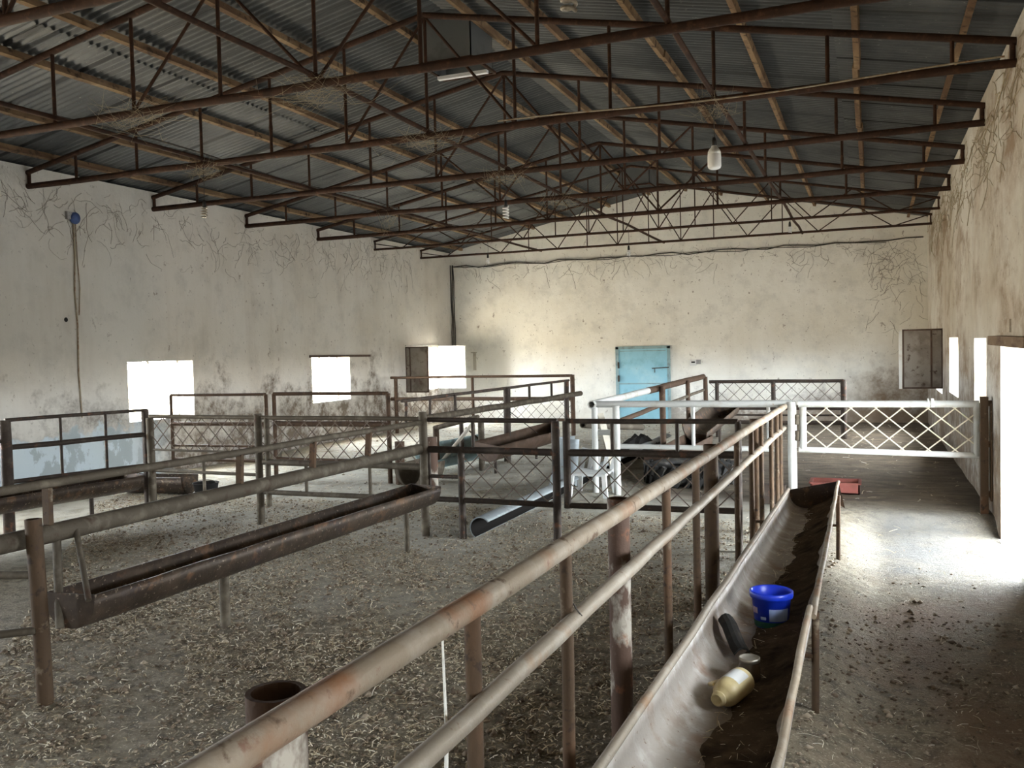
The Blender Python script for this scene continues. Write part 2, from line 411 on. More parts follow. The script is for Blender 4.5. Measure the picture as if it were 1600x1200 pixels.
# ------------------------------------------------------------------ mesh builder
class MB:
    def __init__(s):
        s.v, s.f, s.s = [], [], []

    def face(s, pts, smooth=False):
        n = len(s.v)
        s.v += [tuple(p) for p in pts]
        s.f.append(tuple(range(n, n + len(pts))))
        s.s.append(smooth)

    def _add(s, vs_, fs_, smooth):
        n = len(s.v)
        s.v += [tuple(p) for p in vs_]
        for f in fs_:
            s.f.append(tuple(i + n for i in f))
            s.s.append(smooth)

    def box(s, a, b):
        x0, y0, z0 = (min(a[i], b[i]) for i in range(3))
        x1, y1, z1 = (max(a[i], b[i]) for i in range(3))
        vv = [(x0, y0, z0), (x1, y0, z0), (x1, y1, z0), (x0, y1, z0), (x0, y0, z1), (x1, y0, z1), (x1, y1, z1), (x0, y1, z1)]
        s._add(vv, [(3, 2, 1, 0), (4, 5, 6, 7), (0, 1, 5, 4), (1, 2, 6, 5), (2, 3, 7, 6), (3, 0, 4, 7)], False)
        return s

    def beam(s, p, q, w, h, upv=(0, 0, 1)):
        """rectangular bar from p to q, w across, h along upv"""
        p, q = Vector(p), Vector(q)
        d = (q - p).normalized()
        u = Vector(upv)
        if abs(d.dot(u)) > .98:
            u = Vector((0, 1, 0))
        a = d.cross(u).normalized() * (w / 2)
        u = a.cross(d).normalized() * (h / 2)
        vv = [p - a - u, p + a - u, p + a + u, p - a + u, q - a - u, q + a - u, q + a + u, q - a + u]
        s._add(vv, [(3, 2, 1, 0), (4, 5, 6, 7), (0, 1, 5, 4), (1, 2, 6, 5), (2, 3, 7, 6), (3, 0, 4, 7)], False)
        return s

    def path(s, pts, rad, n=10, cap=True, hollow=0.0):
        pts = [Vector(p) for p in pts]
        rr = rad if isinstance(rad, (list, tuple)) else [rad] * len(pts)
        rings = []
        a = None
        for i, p in enumerate(pts):
            d = (pts[min(i + 1, len(pts) - 1)] - pts[max(i - 1, 0)]).normalized()
            if a is None:
                t = Vector((0, 0, 1)) if abs(d.z) < .9 else Vector((1, 0, 0))
                a = d.cross(t).normalized()
            else:
                a = (a - d * a.dot(d)).normalized()
            b = d.cross(a)
            rings.append([p + (a * math.cos(2 * PI * k / n) + b * math.sin(2 * PI * k / n)) * rr[i] for k in range(n)])
        base = len(s.v)
        for rg in rings:
            s.v += [tuple(x) for x in rg]
        for i in range(len(rings) - 1):
            for k in range(n):
                s.f.append((base + i * n + k, base + i * n + (k + 1) % n, base + (i + 1) * n + (k + 1) % n, base + (i + 1) * n + k))
                s.s.append(True)
        if hollow > 0:
            for rg, p, inn in ((rings[0], pts[0], pts[min(1, len(pts) - 1)]), (rings[-1], pts[-1], pts[max(-2, -len(pts))])):
                dd = (inn - p)
                dd = dd.normalized() * min(.25, dd.length * .45)
                i1 = [p + (x - p) * hollow for x in rg]
                i2 = [x + dd for x in i1]
                for k in range(n):
                    k2 = (k + 1) % n
                    s.face([rg[k], rg[k2], i1[k2], i1[k]])
                    s.face([i1[k], i1[k2], i2[k2], i2[k]], True)
                s.face(i2)
        elif cap:
            s.face(list(reversed(rings[0])))
            s.face(rings[-1])
        return s

    def tube(s, p, q, r, n=10, hollow=0.0):
        return s.path([p, q], r, n, True, hollow)

    def rough_tube(s, p, q, r, n=14, hollow=0.0, step=.25, wob=.05):
        """a long pipe with the small dents, weld beads and wander of an old one"""
        p, q = Vector(p), Vector(q)
        L = (q - p).length
        k = max(2, int(L / step))
        pts, rr = [], []
        for i in range(k + 1):
            t = i / k
            j = 0 if i in (0, k) else 1
            pts.append(p.lerp(q, t) + Vector((random.uniform(-1, 1), random.uniform(-1, 1), random.uniform(-1, 1))) * r * wob * j)
            rr.append(r * (1 + random.uniform(-.03, .03)))
        return s.path(pts, rr, n, True, hollow)

    def lathe(s, prof, origin=(0, 0, 0), n=24, axis=(0, 0, 1), smooth=True):
        o = Vector(origin)
        ax = Vector(axis).normalized()
        t = Vector((1, 0, 0)) if abs(ax.x) < .9 else Vector((0, 1, 0))
        a = ax.cross(t).normalized()
        b = ax.cross(a)
        base = len(s.v)
        for r, h in prof:
            for k in range(n):
                s.v.append(tuple(o + ax * h + (a * math.cos(2 * PI * k / n) + b * math.sin(2 * PI * k / n)) * r))
        for i in range(len(prof) - 1):
            for k in range(n):
                s.f.append((base + i * n + k, base + i * n + (k + 1) % n, base + (i + 1) * n + (k + 1) % n, base + (i + 1) * n + k))
                s.s.append(smooth)
        return s

    def sweep(s, prof_a, prof_b, closed=True, smooth=True):
        """loft between two equal profiles"""
        n = len(prof_a)
        base = len(s.v)
        s.v += [tuple(p) for p in prof_a] + [tuple(p) for p in prof_b]
        for k in range(n if closed else n - 1):
            k2 = (k + 1) % n
            s.f.append((base + k, base + k2, base + n + k2, base + n + k))
            s.s.append(smooth)
        return s

    def build(s, name, mat, parent=None):
        me = bpy.data.meshes.new(name)
        off = parent_loc(parent)
        vv = [(p[0] - off[0], p[1] - off[1], p[2] - off[2]) for p in s.v]
        me.from_pydata(vv, [], s.f)
        me.polygons.foreach_set('use_smooth', s.s)
        me.materials.append(mat)
        me.update()
        o = bpy.data.objects.new(name, me)
        C.objects.link(o)
        if parent is not None:
            o.parent = parent
        return o


WLOC = {}


def parent_loc(p):
    if p is None:
        return (0, 0, 0)
    return WLOC.get(p.name, (0, 0, 0))


def thing(name, label, cat, loc, group=None):
    o = bpy.data.objects.new(name, None)
    o.empty_display_size = .1
    o.location = loc
    C.objects.link(o)
    WLOC[o.name] = tuple(loc)
    o['label'] = label
    o['category'] = cat
    if group:
        o['group'] = group
    return o


def part(mb, name, mat, parent, label=None):
    o = mb.build(name, mat, parent)
    # remember where a part sits so that sub-parts can be built in world coordinates too
    WLOC[o.name] = parent_loc(parent)
    if label:
        o['label'] = label
    return o


def tag(o, label, cat, group=None, kind=None):
    o['label'] = label
    o['category'] = cat
    if group:
        o['group'] = group
    if kind:
        o['kind'] = kind
    return o


def struct(o, label=None):
    o['kind'] = 'structure'
    if label:
        o['label'] = label
        o['category'] = label.split()[-1]
    return o


def copy_tree(o, parent=None):
    c = o.copy()
    C.objects.link(c)
    c.parent = parent
    for ch in list(o.children):
        copy_tree(ch, c)
    return c


ORD = ['first', 'second', 'third', 'fourth', 'fifth', 'sixth', 'seventh', 'eighth', 'ninth']


# ------------------------------------------------------------------ the setting
def wall_y(x_in, x_out, y0, y1, z0, z1f, holes):
    """side wall along Y with rectangular holes"""
    mb = MB()
    ys = sorted({y0, y1} | {h[0] for h in holes} | {h[1] for h in holes})
    zs = sorted({z0, z1f} | {h[2] for h in holes} | {h[3] for h in holes})
    for i in range(len(ys) - 1):
        for j in range(len(zs) - 1):
            a, b, c, d = ys[i], ys[i + 1], zs[j], zs[j + 1]
            my, mz = (a + b) / 2, (c + d) / 2
            if any(h[0] < my < h[1] and h[2] < mz < h[3] for h in holes):
                continue
            for x in (x_in, x_out):
                mb.face([(x, a, c), (x, b, c), (x, b, d), (x, a, d)])
    for (a, b, c, d) in holes:
        for q in ([(a, c), (a, d)], [(b, c), (b, d)], [(a, c), (b, c)], [(a, d), (b, d)]):
            mb.face([(x_in, q[0][0], q[0][1]), (x_in, q[1][0], q[1][1]), (x_out, q[1][0], q[1][1]), (x_out, q[0][0], q[0][1])])
    for z in (z0, z1f):
        mb.face([(x_in, y0, z), (x_in, y1, z), (x_out, y1, z), (x_out, y0, z)])
    for y in (y0, y1):
        mb.face([(x_in, y, z0), (x_out, y, z0), (x_out, y, z1f), (x_in, y, z1f)])
    return mb


struct(wall_y(XL, XL - TH, YB - TH, YE + TH, -.4, EAVE_L - .02, WIN_L).build('wall_left', wall_left_m))
struct(wall_y(XR, XR + TH, YB - TH, YE + TH, -.4, EAVE_R - .02, WIN_R + [DOOR]).build('wall_right', wall_right_m))


def gable(y_in, y_out):
    mb = MB()
    P = [(XL, -.4), (XR, -.4), (XR, EAVE_R + .012), (RIDGE_X, RIDGE_Z + .012), (XL, EAVE_L + .012)]
    mb.face([(x, y_in, z) for x, z in P])
    mb.face([(x, y_out, z) for x, z in P])
    for i in range(5):
        a, b = P[i], P[(i + 1) % 5]
        mb.face([(a[0], y_in, a[1]), (b[0], y_in, b[1]), (b[0], y_out, b[1]), (a[0], y_out, a[1])])
    return mb


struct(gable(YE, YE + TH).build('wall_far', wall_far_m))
struct(gable(YB, YB - TH).build('wall_near', wall_right_m))


def fz(x, y):
    """floor height: packed litter, lower in the corridor by the doorway"""
    def ss(a, b, t):
        t = np.clip((t - a) / (b - a), 0, 1)
        return t * t * (3 - 2 * t)
    base = .012 * np.sin(x * 1.7 + 1) * np.sin(y * 1.3) + .008 * np.sin(x * 4.1) * np.sin(y * 3.7 + 2)
    low = -.13 * ss(-.35, .1, x) * ss(10.6, 10.25, y)
    return base + low


def floor_grid():
    xs = np.concatenate([np.arange(XL - TH, -.6, .12), np.arange(-.6, XR + TH + .01, .06)])
    ys = np.arange(YB - .3, YE + .35, .1)
    X, Y = np.meshgrid(xs, ys)
    Z = fz(X, Y) + rng.normal(0, .0025, X.shape)
    v = np.stack([X.ravel(), Y.ravel(), Z.ravel()], 1)
    nx, ny = len(xs), len(ys)
    i = np.arange((ny - 1) * (nx - 1))
    r, c = i // (nx - 1), i % (nx - 1)
    a = r * nx + c
    f = np.stack([a, a + 1, a + nx + 1, a + nx], 1)
    me = bpy.data.meshes.new('floor')
    me.from_pydata(v.tolist(), [], f.tolist())
    me.polygons.foreach_set('use_smooth', [True] * len(f))
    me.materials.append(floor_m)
    o = bpy.data.objects.new('floor', me)
    C.objects.link(o)
    return struct(o)


floor_grid()

# threshold of the doorway
struct(MB().box((XR - .02, DOOR[0], -.35), (XR + TH + .5, DOOR[1], -.135)).build('trim_1', concrete_m))


def corrugated():
    """three rows of lapped corrugated sheets on each slope"""
    per, amp = .095, .0145
    ys = np.arange(YB - .5, YE + .6, per / 6)
    nY = len(ys)
    V, F = [], []
    n0 = 0
    for side in (-1, 1):
        xe = XL - TH - .25 if side < 0 else XR + TH + .25
        L = abs(xe - RIDGE_X)
        rows = [(0, .49), (.45, 1.0)] if side < 0 else [(0, .70), (.665, 1.0)]
        for k, (t0, t1) in enumerate(rows):
            lift0, lift1 = (.012, .014) if k < 1 else (.0, .0)
            for t, lf in ((t0, lift0), (t1, lift1)):
                x = RIDGE_X + side * L * t
                zz = roof_z(x) + .018 + lf
                ph = k * 2.2
                # every eleventh wave a sheet laps its neighbour: a small step
                stp = .006 * (np.floor((ys + k * .2) / .95) % 2)
                z = zz + amp * np.sin(2 * PI * ys / per + ph) + stp
                V.append(np.stack([np.full(nY, x), ys, z], 1))
            i = np.arange(nY - 1)
            F.append(np.stack([n0 + i, n0 + i + 1, n0 + nY + i + 1, n0 + nY + i], 1))
            n0 += 2 * nY
    v = np.concatenate(V)
    f = np.concatenate(F)
    me = bpy.data.meshes.new('ceiling')
    me.from_pydata(v.tolist(), [], f.tolist())
    me.polygons.foreach_set('use_smooth', [True] * len(f))
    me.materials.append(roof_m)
    o = bpy.data.objects.new('ceiling', me)
    C.objects.link(o)
    return struct(o)


corrugated()
# ridge capping above the sheets
rc = MB()
rc.face([(RIDGE_X - .35, YB - .5, RIDGE_Z - .01), (RIDGE_X - .35, YE + .6, RIDGE_Z - .01), (RIDGE_X, YE + .6, RIDGE_Z + .09), (RIDGE_X, YB - .5, RIDGE_Z + .09)])
rc.face([(RIDGE_X + .35, YB - .5, RIDGE_Z - .01), (RIDGE_X + .35, YE + .6, RIDGE_Z - .01), (RIDGE_X, YE + .6, RIDGE_Z + .09), (RIDGE_X, YB - .5, RIDGE_Z + .09)])
struct(rc.build('trim_2', roof_m))

# added canopy out of view, made to cut the daylight at the doorway
struct(MB().beam((XR + TH + 1.7, 5.5, 2.50), (XR + TH + 1.7, 13.5, 2.50), 3.4, .05, (-.06, 0, 1)).build('trim_7', roof_m))
for yy in (5.6, 8.2, 10.9, 13.4):  # posts carrying the added canopy
    struct(MB().tube((XR + TH + 3.2, yy, -.3), (XR + TH + 3.2, yy, 2.38), .04, 10).build('trim_%d' % int(8 + yy), white_m))

# ------------------------------------------------------------------ roof trusses
TR_Y = [9.007 + 2.31 * i for i in range(-4, 6)]
TR_Y[2], TR_Y[3] = 4.60, 6.84
ZB, ZT_END, ZT_MID = 4.303, 4.48, 5.64
NODES = [-4.58 + 1.055 * k for k in range(-5, 6)]


def ztop(x):
    return ZT_MID - (ZT_MID - ZT_END) * abs(x - RIDGE_X) / 6.0


TNAMES = {0: 'steel roof truss over the camera end of the barn', 1: 'steel roof truss mostly above the top edge of the view',
          2: 'steel roof truss with a chord just grazing the upper left corner', 3: 'nearest full rusty steel roof truss crossing the top of the view',
          4: 'rusty steel roof truss whose chord starts above the blue wall fan', 5: 'rusty steel roof truss second beyond the blue wall fan',
          6: 'rusty steel roof truss in front of the one over the second left window', 7: 'rusty steel roof truss fourth from the far wall',
          8: 'thin zigzag latticed steel truss second from the far wall', 9: 'thin zigzag latticed steel truss closest to the far wall'}
TNAMES[5] = 'rusty steel roof truss carrying the middle spiral bulb'
TNAMES[6] = 'rusty steel roof truss behind the one with middle spiral bulb'
TNAMES[7] = 'rusty steel roof truss standing just before the two thin zigzag ones'


def truss(idx, y):
    t = thing('roof_truss', TNAMES[idx], 'truss', (RIDGE_X, y, ZB), 'roof trusses across the barn')
    lat = idx >= 8
    rb, rtp, rv = (.026, .026, .012) if lat else (.039, .034, .019)
    n = 10
    part(MB().rough_tube((XL - .05, y, ZB), (XR + .05, y, ZB), rb, n, step=.8, wob=.15), 'bottom_chord', truss_m, t)
    part(MB().path([(XL - .05, y, ZT_END), (RIDGE_X, y, ZT_MID)], rtp, n), 'top_chord', truss_m, t)
    part(MB().path([(RIDGE_X, y, ZT_MID), (XR + .05, y, ZT_END)], rtp, n), 'top_chord', truss_m, t)
    for x in (XL + .03, XR - .03):
        part(MB().tube((x, y, ZB), (x, y, ZT_END), rv * 1.3, 8), 'end_post', truss_m, t)
    if not lat:
        for k, x in enumerate(NODES):
            z1 = ztop(x)
            mb = MB().path([(x, y, ZB + .03), (x, y, ZB + (z1 - ZB) * .3), (x, y, ZB + (z1 - ZB) * .36), (x, y, ZB + (z1 - ZB) * .42), (x, y, z1)],
                           [rv, rv, rv * 1.25, rv, rv] if k % 3 == 0 else [rv] * 5, 8)
            part(mb, 'vertical', truss_m, t)
        if idx == 3:
            dg = [(NODES[5], ZB, NODES[4], 1), (NODES[5], ZB, NODES[6], 1), (NODES[3], ZB, NODES[4], 1), (NODES[7], ZB, NODES[6], 1)]
        else:
            dg = [(NODES[4], ZB, NODES[5], 1), (NODES[6], ZB, NODES[5], 1), (NODES[4], ZB, NODES[3], 1), (NODES[6], ZB, NODES[7], 1)][:2 if idx in (4, 5) else 4]
        for xa, _, xb, _ in dg:
            part(MB().tube((xa, y, ZB + .02), (xb, y, ztop(xb) - .02), rv * .85, 8), 'diagonal', truss_m, t)
    else:
        xs = [XL + (XR - XL) * k / 16 for k in range(17)]
        for k in range(16):
            xa, xb = xs[k], xs[k + 1]
            if k % 2 == 0:
                p, q = (xa, y, max(ZB, ztop(xa) - .01)), (xb, y, ZB)
            else:
                p, q = (xa, y, ZB), (xb, y, ztop(xb) - .01)
            part(MB().tube(p, q, rv, 6), 'diagonal', truss_m, t)
        for k in (4, 6, 7, 8, 9, 10, 12):
            part(MB().tube((xs[k], y, ZB), (xs[k], y, ztop(xs[k])), rv, 6), 'vertical', truss_m, t)
    return t


base3 = None
for idx, y in enumerate(TR_Y):
    if idx < 2:                 # out of the picture
        continue
    if idx in (2, 7):        # same build as another: copies
        src = truss_copies = base3
        if src is None:
            base3 = src = truss(idx, y)
        else:
            c = copy_tree(src)
            c.location = (RIDGE_X, y, ZB)
            c['label'] = TNAMES[idx]
        continue
    truss(idx, y)

# purlins along the barn, under the sheets
PX = [(-10.3, 'left'), (-9.37, 'left'), (-8.2, 'left'), (-7.28, 'left'), (-6.15, 'left'), (-5.1, 'left'),
      (-4.2, 'right'), (-3.33, 'right'), (-2.24, 'right'), (-1.18, 'right'), (-.12, 'right'), (.8, 'right')]
for i, (x, sd) in enumerate(PX):
    k = 6 - i if sd == 'left' else i - 5
    mb = MB()
    ca = math.atan((RIDGE_Z - EAVE_L) / 6.1) * (1 if sd == 'left' else -1)
    upv = (-math.sin(ca), 0, math.cos(ca))
    segs = 9
    L0, L1 = YB, YE - .25
    zc = roof_z(x) - .042
    for s_ in range(segs):       # scarfed lengths of timber, slightly out of line
        a = L0 + (L1 - L0) * s_ / segs
        b = L0 + (L1 - L0) * (s_ + 1) / segs
        dz = random.uniform(-.006, .004)
        dx = random.uniform(-.012, .012)
        mb.beam((x + dx, a, zc + dz), (x + dx, b + .06, zc + dz), .058, .078, upv)
    o = mb.build('purlin', purlin_m)
    tag(o, '%s timber purlin down the %s roof slope counting from the ridge' % (ORD[k - 1], sd), 'purlin', 'timber purlins under the roof sheets')

# long tie pipes resting on the bottom chords
for x, lab in ((-7.72, 'thin tie pipe along the trusses on the left third of the barn'), (-4.585, 'tie pipe laid along the middle of the truss bottom chords'),
               (-1.42, 'tie pipe along the trusses above the corridor fence')):
    o = MB().rough_tube((x, 2.0, ZB + .065), (x, YE - 1.0, ZB + .065), .026, 8, step=1.2, wob=.4).build('tie_pipe', truss_m)
    tag(o, lab, 'pipe', 'tie pipes on the trusses')

# ridge vents: square sheet-metal shafts, open to the sky
for (yc, lab) in ((9.9, 'square sheet metal vent shaft hanging from ridge nearest the viewer'), (18.9, 'square sheet metal vent shaft on the ridge near far wall')):
    t = thing('vent_shaft', lab, 'vent', (RIDGE_X, yc, 5.15), 'vent shafts on the ridge')
    w, z0, z1 = .32, 5.30, 6.3
    mb = MB()
    mb.box((RIDGE_X - w, yc - w, z0), (RIDGE_X - w + .012, yc + w, z1)).box((RIDGE_X + w - .012, yc - w, z0), (RIDGE_X + w, yc + w, z1))
    mb.box((RIDGE_X - w, yc - w, z0), (RIDGE_X + w, yc - w + .012, z1)).box((RIDGE_X - w, yc + w - .012, z0), (RIDGE_X + w, yc + w, z1))
    part(mb, 'shaft', duct_m, t)
    mb = MB()
    e = w + .02
    for a, b in (((-e, -e), (e, -e)), ((e, -e), (e, e)), ((e, e), (-e, e)), ((-e, e), (-e, -e))):
        mb.beam((RIDGE_X + a[0], yc + a[1], z0), (RIDGE_X + b[0], yc + b[1], z0), .03, .03)
    part(mb, 'rim', truss_m, t)
    # white bar under the mouth, standing in for daylight inside the shaft
    mb = MB().box((RIDGE_X - .33, yc + .1, z0 - .06), (RIDGE_X + .33, yc + .16, z0 - .02))
    part(mb, 'daylight_strip', strip_m, t, 'white strip standing in for daylight at the shaft mouth')

# ------------------------------------------------------------------ lamps hanging from the trusses
def spiral(px, py, ztop_, zb, h, rr, label, glass=None):
    t = thing('hanging_lamp', label, 'lamp', (px, py, zb), 'lamps hanging from the roof')
    part(MB().path([(px, py, ztop_), (px + .01, py, (ztop_ + zb + h) / 2), (px, py, zb + h + .06)], .004, 6), 'cord', cable_m, t)
    so = part(MB().lathe([(.0, .09), (.016, .09), (.022, .05), (.024, .0), (.0, .0)], (px, py, zb + h), 14), 'socket', socket_m, t)
    pts = []
    turns = 4
    for k in range(turns * 14 + 1):
        a = 2 * PI * k / 14
        pts.append((px + rr * math.cos(a), py + rr * math.sin(a), zb + h * (1 - k / (turns * 14))))
    part(MB().path(pts, rr * .30, 7), 'bulb', glass or bulb_m, so)


def pear(px, py, ztop_, zb, label):
    t = thing('hanging_lamp', label, 'lamp', (px, py, zb), 'lamps hanging from the roof')
    part(MB().path([(px, py, ztop_), (px + .004, py, zb + .3)], .004, 6), 'cord', cable_m, t)
    so = part(MB().lathe([(0, .31), (.016, .31), (.024, .28), (.026, .225), (0, .225)], (px, py, zb), 14), 'socket', socket_m, t)
    part(MB().lathe([(.024, .235), (.03, .215), (.05, .195), (.062, .17), (.064, .145), (0, .145)], (px, py, zb), 22), 'collar', meterw_m, so)
    part(MB().lathe([(.064, .147), (.066, .12), (.066, .03), (.058, .01), (.04, 0), (0, 0)], (px, py, zb), 22), 'bulb', bulb_m, so)


pear(-1.42, 9.0, ZB + .05, 3.63, 'pear-shaped white bulb hanging above the corridor fence')
spiral(-7.73, 9.0, ZB, 3.64, .13, .03, 'spiral bulb hanging on the left in front of left wall', dimbulb_m)
spiral(-4.59, 11.30, ZB, 3.68, .16, .036, 'spiral bulb hanging under the second truss in the middle')
spiral(-1.42, 4.42, ZB, 3.62, .16, .036, 'close spiral bulb cut by the top edge of the view', dimbulb_m)
spiral(-7.72, 17.9, ZB, 3.78, .12, .03, 'small bulb dangling near the far left corner')
spiral(-4.58, 17.9, ZB, 3.75, .12, .03, 'small bulb dangling before the middle of the far wall')
spiral(-1.42, 17.9, ZB, 4.0, .12, .03, 'small bulb dangling before the right of the far wall')

# ------------------------------------------------------------------ generic fence helpers
def lattice(mb, p, ux, w, h, sp, r, run=None, n=5):
    """crossed rods filling a rectangle: p lower corner, ux unit horizontal, w wide, h tall"""
    p, ux = Vector(p), Vector(ux).normalized()
    run = run or h
    zc = Vector((0, 0, 1))
    for sgn, off in ((1, .0), (-1, .006)):
        k = -run
        nrm = ux.cross(zc) * off
        while k < w:
            a0, a1 = k, k + run
            if sgn < 0:
                z_of = lambda a: h * (1 - (a - a0) / run)
            else:
                z_of = lambda a: h * (a - a0) / run
            lo, hi = max(a0, 0), min(a1, w)
            if hi - lo > .03:
                mb.tube(p + ux * lo + zc * z_of(lo) + nrm, p + ux * hi + zc * z_of(hi) + nrm, r, n)
            k += sp
    return mb


def P(a, z):
    return (a[0], a[1], z)


def lerp2(a, b, t):
    return (a[0] + (b[0] - a[0]) * t, a[1] + (b[1] - a[1]) * t)


# ------------------------------------------------------------------ corridor fence: two pipe rails on posts, right of centre
cf = thing('pen_fence', 'long two-rail pipe fence running from the foreground to the white post', 'fence', (-1.0, 6.0, 0))


def lin(y, y0, v0, y1, v1):
    return v0 + (v1 - v0) * (y - y0) / (y1 - y0)


def top_pt(y):
    return (lin(y, 1.19, -1.04, 11.0, -.955), y, lin(y, 1.19, 1.20, 11.0, 1.145))


def low_pt(y):
    return (lin(y, 1.8, -1.0, 11.0, -.965), y, lin(y, 1.8, .93, 11.0, .89))


part(MB().rough_tube(top_pt(.3), top_pt(10.98), .036, 18, step=.35, wob=.09), 'top_rail', rail_m, cf, 'pale top rail with patches of orange rust')
part(MB().rough_tube(low_pt(.3), low_pt(10.98), .030, 18, step=.35, wob=.09), 'lower_rail', lowrail_m, cf)
for (x, y, zt, r, mt) in ((-1.15, 1.5, 1.205, .062, dirty_post_m), (-1.115, 4.07, 1.185, .053, dirty_post_m), (-1.1, 6.6, 1.165, .053, post_m), (-1.075, 9.1, 1.15, .053, post_m)):
    part(MB().tube((x, y, -.05), (x, y, zt), r, 22, hollow=.82), 'thick_post', mt, cf, 'thick open-topped pipe post')
for y in (2.22, 3.01, 4.64, 5.46, 7.16, 8.0, 8.7, 9.55, 10.1, 10.5):
    tp = top_pt(y)
    part(MB().rough_tube((tp[0] + .0, y, -.05), (tp[0], y, tp[2] - .02), .0235, 12, step=.4, wob=.1), 'post', post_m, cf)
# twine tied to the top rail
tw = [(-1.045, 2.06, 1.16), (-1.045, 2.065, 1.02), (-1.035, 2.05, .9), (-1.05, 2.07, .76), (-1.05, 2.06, .60), (-1.035, 2.07, .5)]
o = MB().path(tw, [.003, .004, .0045, .0065, .007, .002], 7).build('twine', rope_m)
tag(o, 'frayed white twine hanging from the near top rail', 'twine')
# wire twists
part(MB().path([(-1.0, 3.02, .98), (-.985, 3.0, .97), (-.97, 3.02, .94), (-1.0, 3.05, .92)], .003, 5), 'wire_tie', cable_m, cf)

# ------------------------------------------------------------------ feed troughs
def u_profile(L, R, depth, n=14, thick=.012, lip=.0, flat=.0):
    """closed shell profile between the rims L and R (points); sag 'depth' below"""
    L, R = Vector(L), Vector(R)
    inn, out = [], []
    for k in range(n + 1):
        a = PI * k / n
        t = .5 - .5 * math.cos(a)
        s = math.sin(a) ** (.75)
        p = L.lerp(R, t) + Vector((0, 0, -depth * s))
        inn.append(p)
    cx = L.lerp(R, .5)
    for p in inn:
        d = (p - cx)
        d.z = min(d.z, -.0) if d.length > 0 else 0
        q = p + d.normalized() * thick
        out.append(q)
    return inn, out


def trough(mb, L0, R0, L1, R1, depth, n=14, thick=.012, ends=(True, True), segs=1):
    st = []
    for s_ in range(segs + 1):
        t = s_ / segs
        wob = 0 if s_ in (0, segs) else random.uniform(-.007, .007)
        l = Vector(L0).lerp(Vector(L1), t) + Vector((wob, 0, wob * .6))
        r_ = Vector(R0).lerp(Vector(R1), t) + Vector((-wob * .5, 0, random.uniform(-.004, .004) if wob else 0))
        i, o = u_profile(l, r_, depth, n, thick)
        st.append(i + o[::-1])
    for a, b in zip(st[:-1], st[1:]):
        mb.sweep(a, b)
    for s_ in (st[0], st[-1]):
        for k in range(n):
            mb.face([s_[k], s_[k + 1], s_[2 * n - k], s_[2 * n + 1 - k]])
    plates = []
    for flag, s_ in ((ends[0], st[0]), (ends[1], st[-1])):
        if flag:
            plates.append(s_[:n + 1])
    return plates


def end_plate(pts, thick=.008, raise_=0.0):
    mb = MB()
    d = Vector((0, thick, 0))
    mb.face(pts)
    mb.face([p + d for p in pts])
    for k in range(len(pts)):
        a, b = pts[k], pts[(k + 1) % len(pts)]
        mb.face([a, b, b + d, a + d])
    return mb


# corridor trough
ct = thing('feed_trough', 'long galvanised feed trough with a blue bucket in it beside corridor fence', 'trough', (-.55, 5.5, 0), 'feed troughs')
mb = MB()
L0, L1 = (-.862, 1.2, .506), (-.745, 9.0, .47)
R0, R1 = (-.295, 1.2, .485), (-.31, 9.0, .565)
plates = trough(mb, L0, R0, L1, R1, .215, 16, .012, (False, True), 18)
ctb = part(mb, 'basin', trough_in_m, ct)
pp = [Vector(p) for p in plates[0]]
part(end_plate(pp), 'end_plate', trough_dk_m, ctb)
mb = MB()
for a, b, r in ((L0, L1, .019),):
    mb.rough_tube((a[0] - .012, a[1], a[2]), (b[0] - .012, b[1], b[2]), r, 10, step=.5, wob=.15)
part(mb, 'rim', lowrail_m, ctb, 'rolled rim on the fence side')
mb = MB()
mb.rough_tube((R0[0], R0[1], R0[2]), (lin(4.78, 1.2, R0[0], 9, R1[0]), 4.78, lin(4.78, 1.2, R0[2], 9, R1[2]) + .012), .017, 10, step=.3, wob=.25)
mb.rough_tube((lin(4.7, 1.2, R0[0], 9, R1[0]) + .022, 4.7, lin(4.7, 1.2, R0[2], 9, R1[2]) - .01), (R1[0] + .012, 9.0, R1[2]), .015, 10, step=.3, wob=.25)
part(mb, 'rim', rail_m, ctb, 'dented rim on the corridor side')
for y in (2.0, 4.79, 8.29):
    part(MB().tube((-.282, y, -.14), (-.276, y, lin(y, 1.2, R0[2], 9, R1[2]) - .01), .02, 10), 'leg', post_m, ct)
    part(MB().beam((-.28, y, .28), (-.98, y, .28), .03, .02), 'bearer', post_m, ct)
mb = MB()
mb.face([(-.30, 9.0, .57), (-.24, 8.95, .32), (-.33, 9.02, .36)])
mb.face([(-.30, 9.012, .57), (-.24, 8.962, .32), (-.33, 9.032, .36)])
part(mb, 'gusset', trough_dk_m, ctb)

# packed dirt and old feed along the bottom
mb = MB()
rows = []
for i in range(161):
    t = i / 160
    l, r_ = Vector(L0).lerp(Vector(L1), t), Vector(R0).lerp(Vector(R1), t)
    a0 = PI * (.44 + .035 * math.sin(i * .23) + .02 * math.sin(i * .61) + .012 * math.sin(i * 1.3))
    a1 = PI * (.84 + .03 * math.sin(i * .2 + 1) + .02 * math.sin(i * .7))
    row = []
    for k in range(9):
        a = a0 + (a1 - a0) * k / 8
        hgt = .004 + .022 * math.sin(PI * k / 8) * (1 + .25 * math.sin(i * .43 + k))
        if k in (0, 8):
            hgt = -.006
        row.append(l.lerp(r_, .5 - .5 * math.cos(a)) + Vector((0, 0, -.215 * math.sin(a) ** .75 + hgt)))
    rows.append(row)
for ra, rb_ in zip(rows[:-1], rows[1:]):
    for k in range(8):
        mb.face([ra[k], ra[k + 1], rb_[k + 1], rb_[k]], True)
o = part(mb, 'dirt_bed', dirt_m, ctb, 'dark packed dirt and old feed')

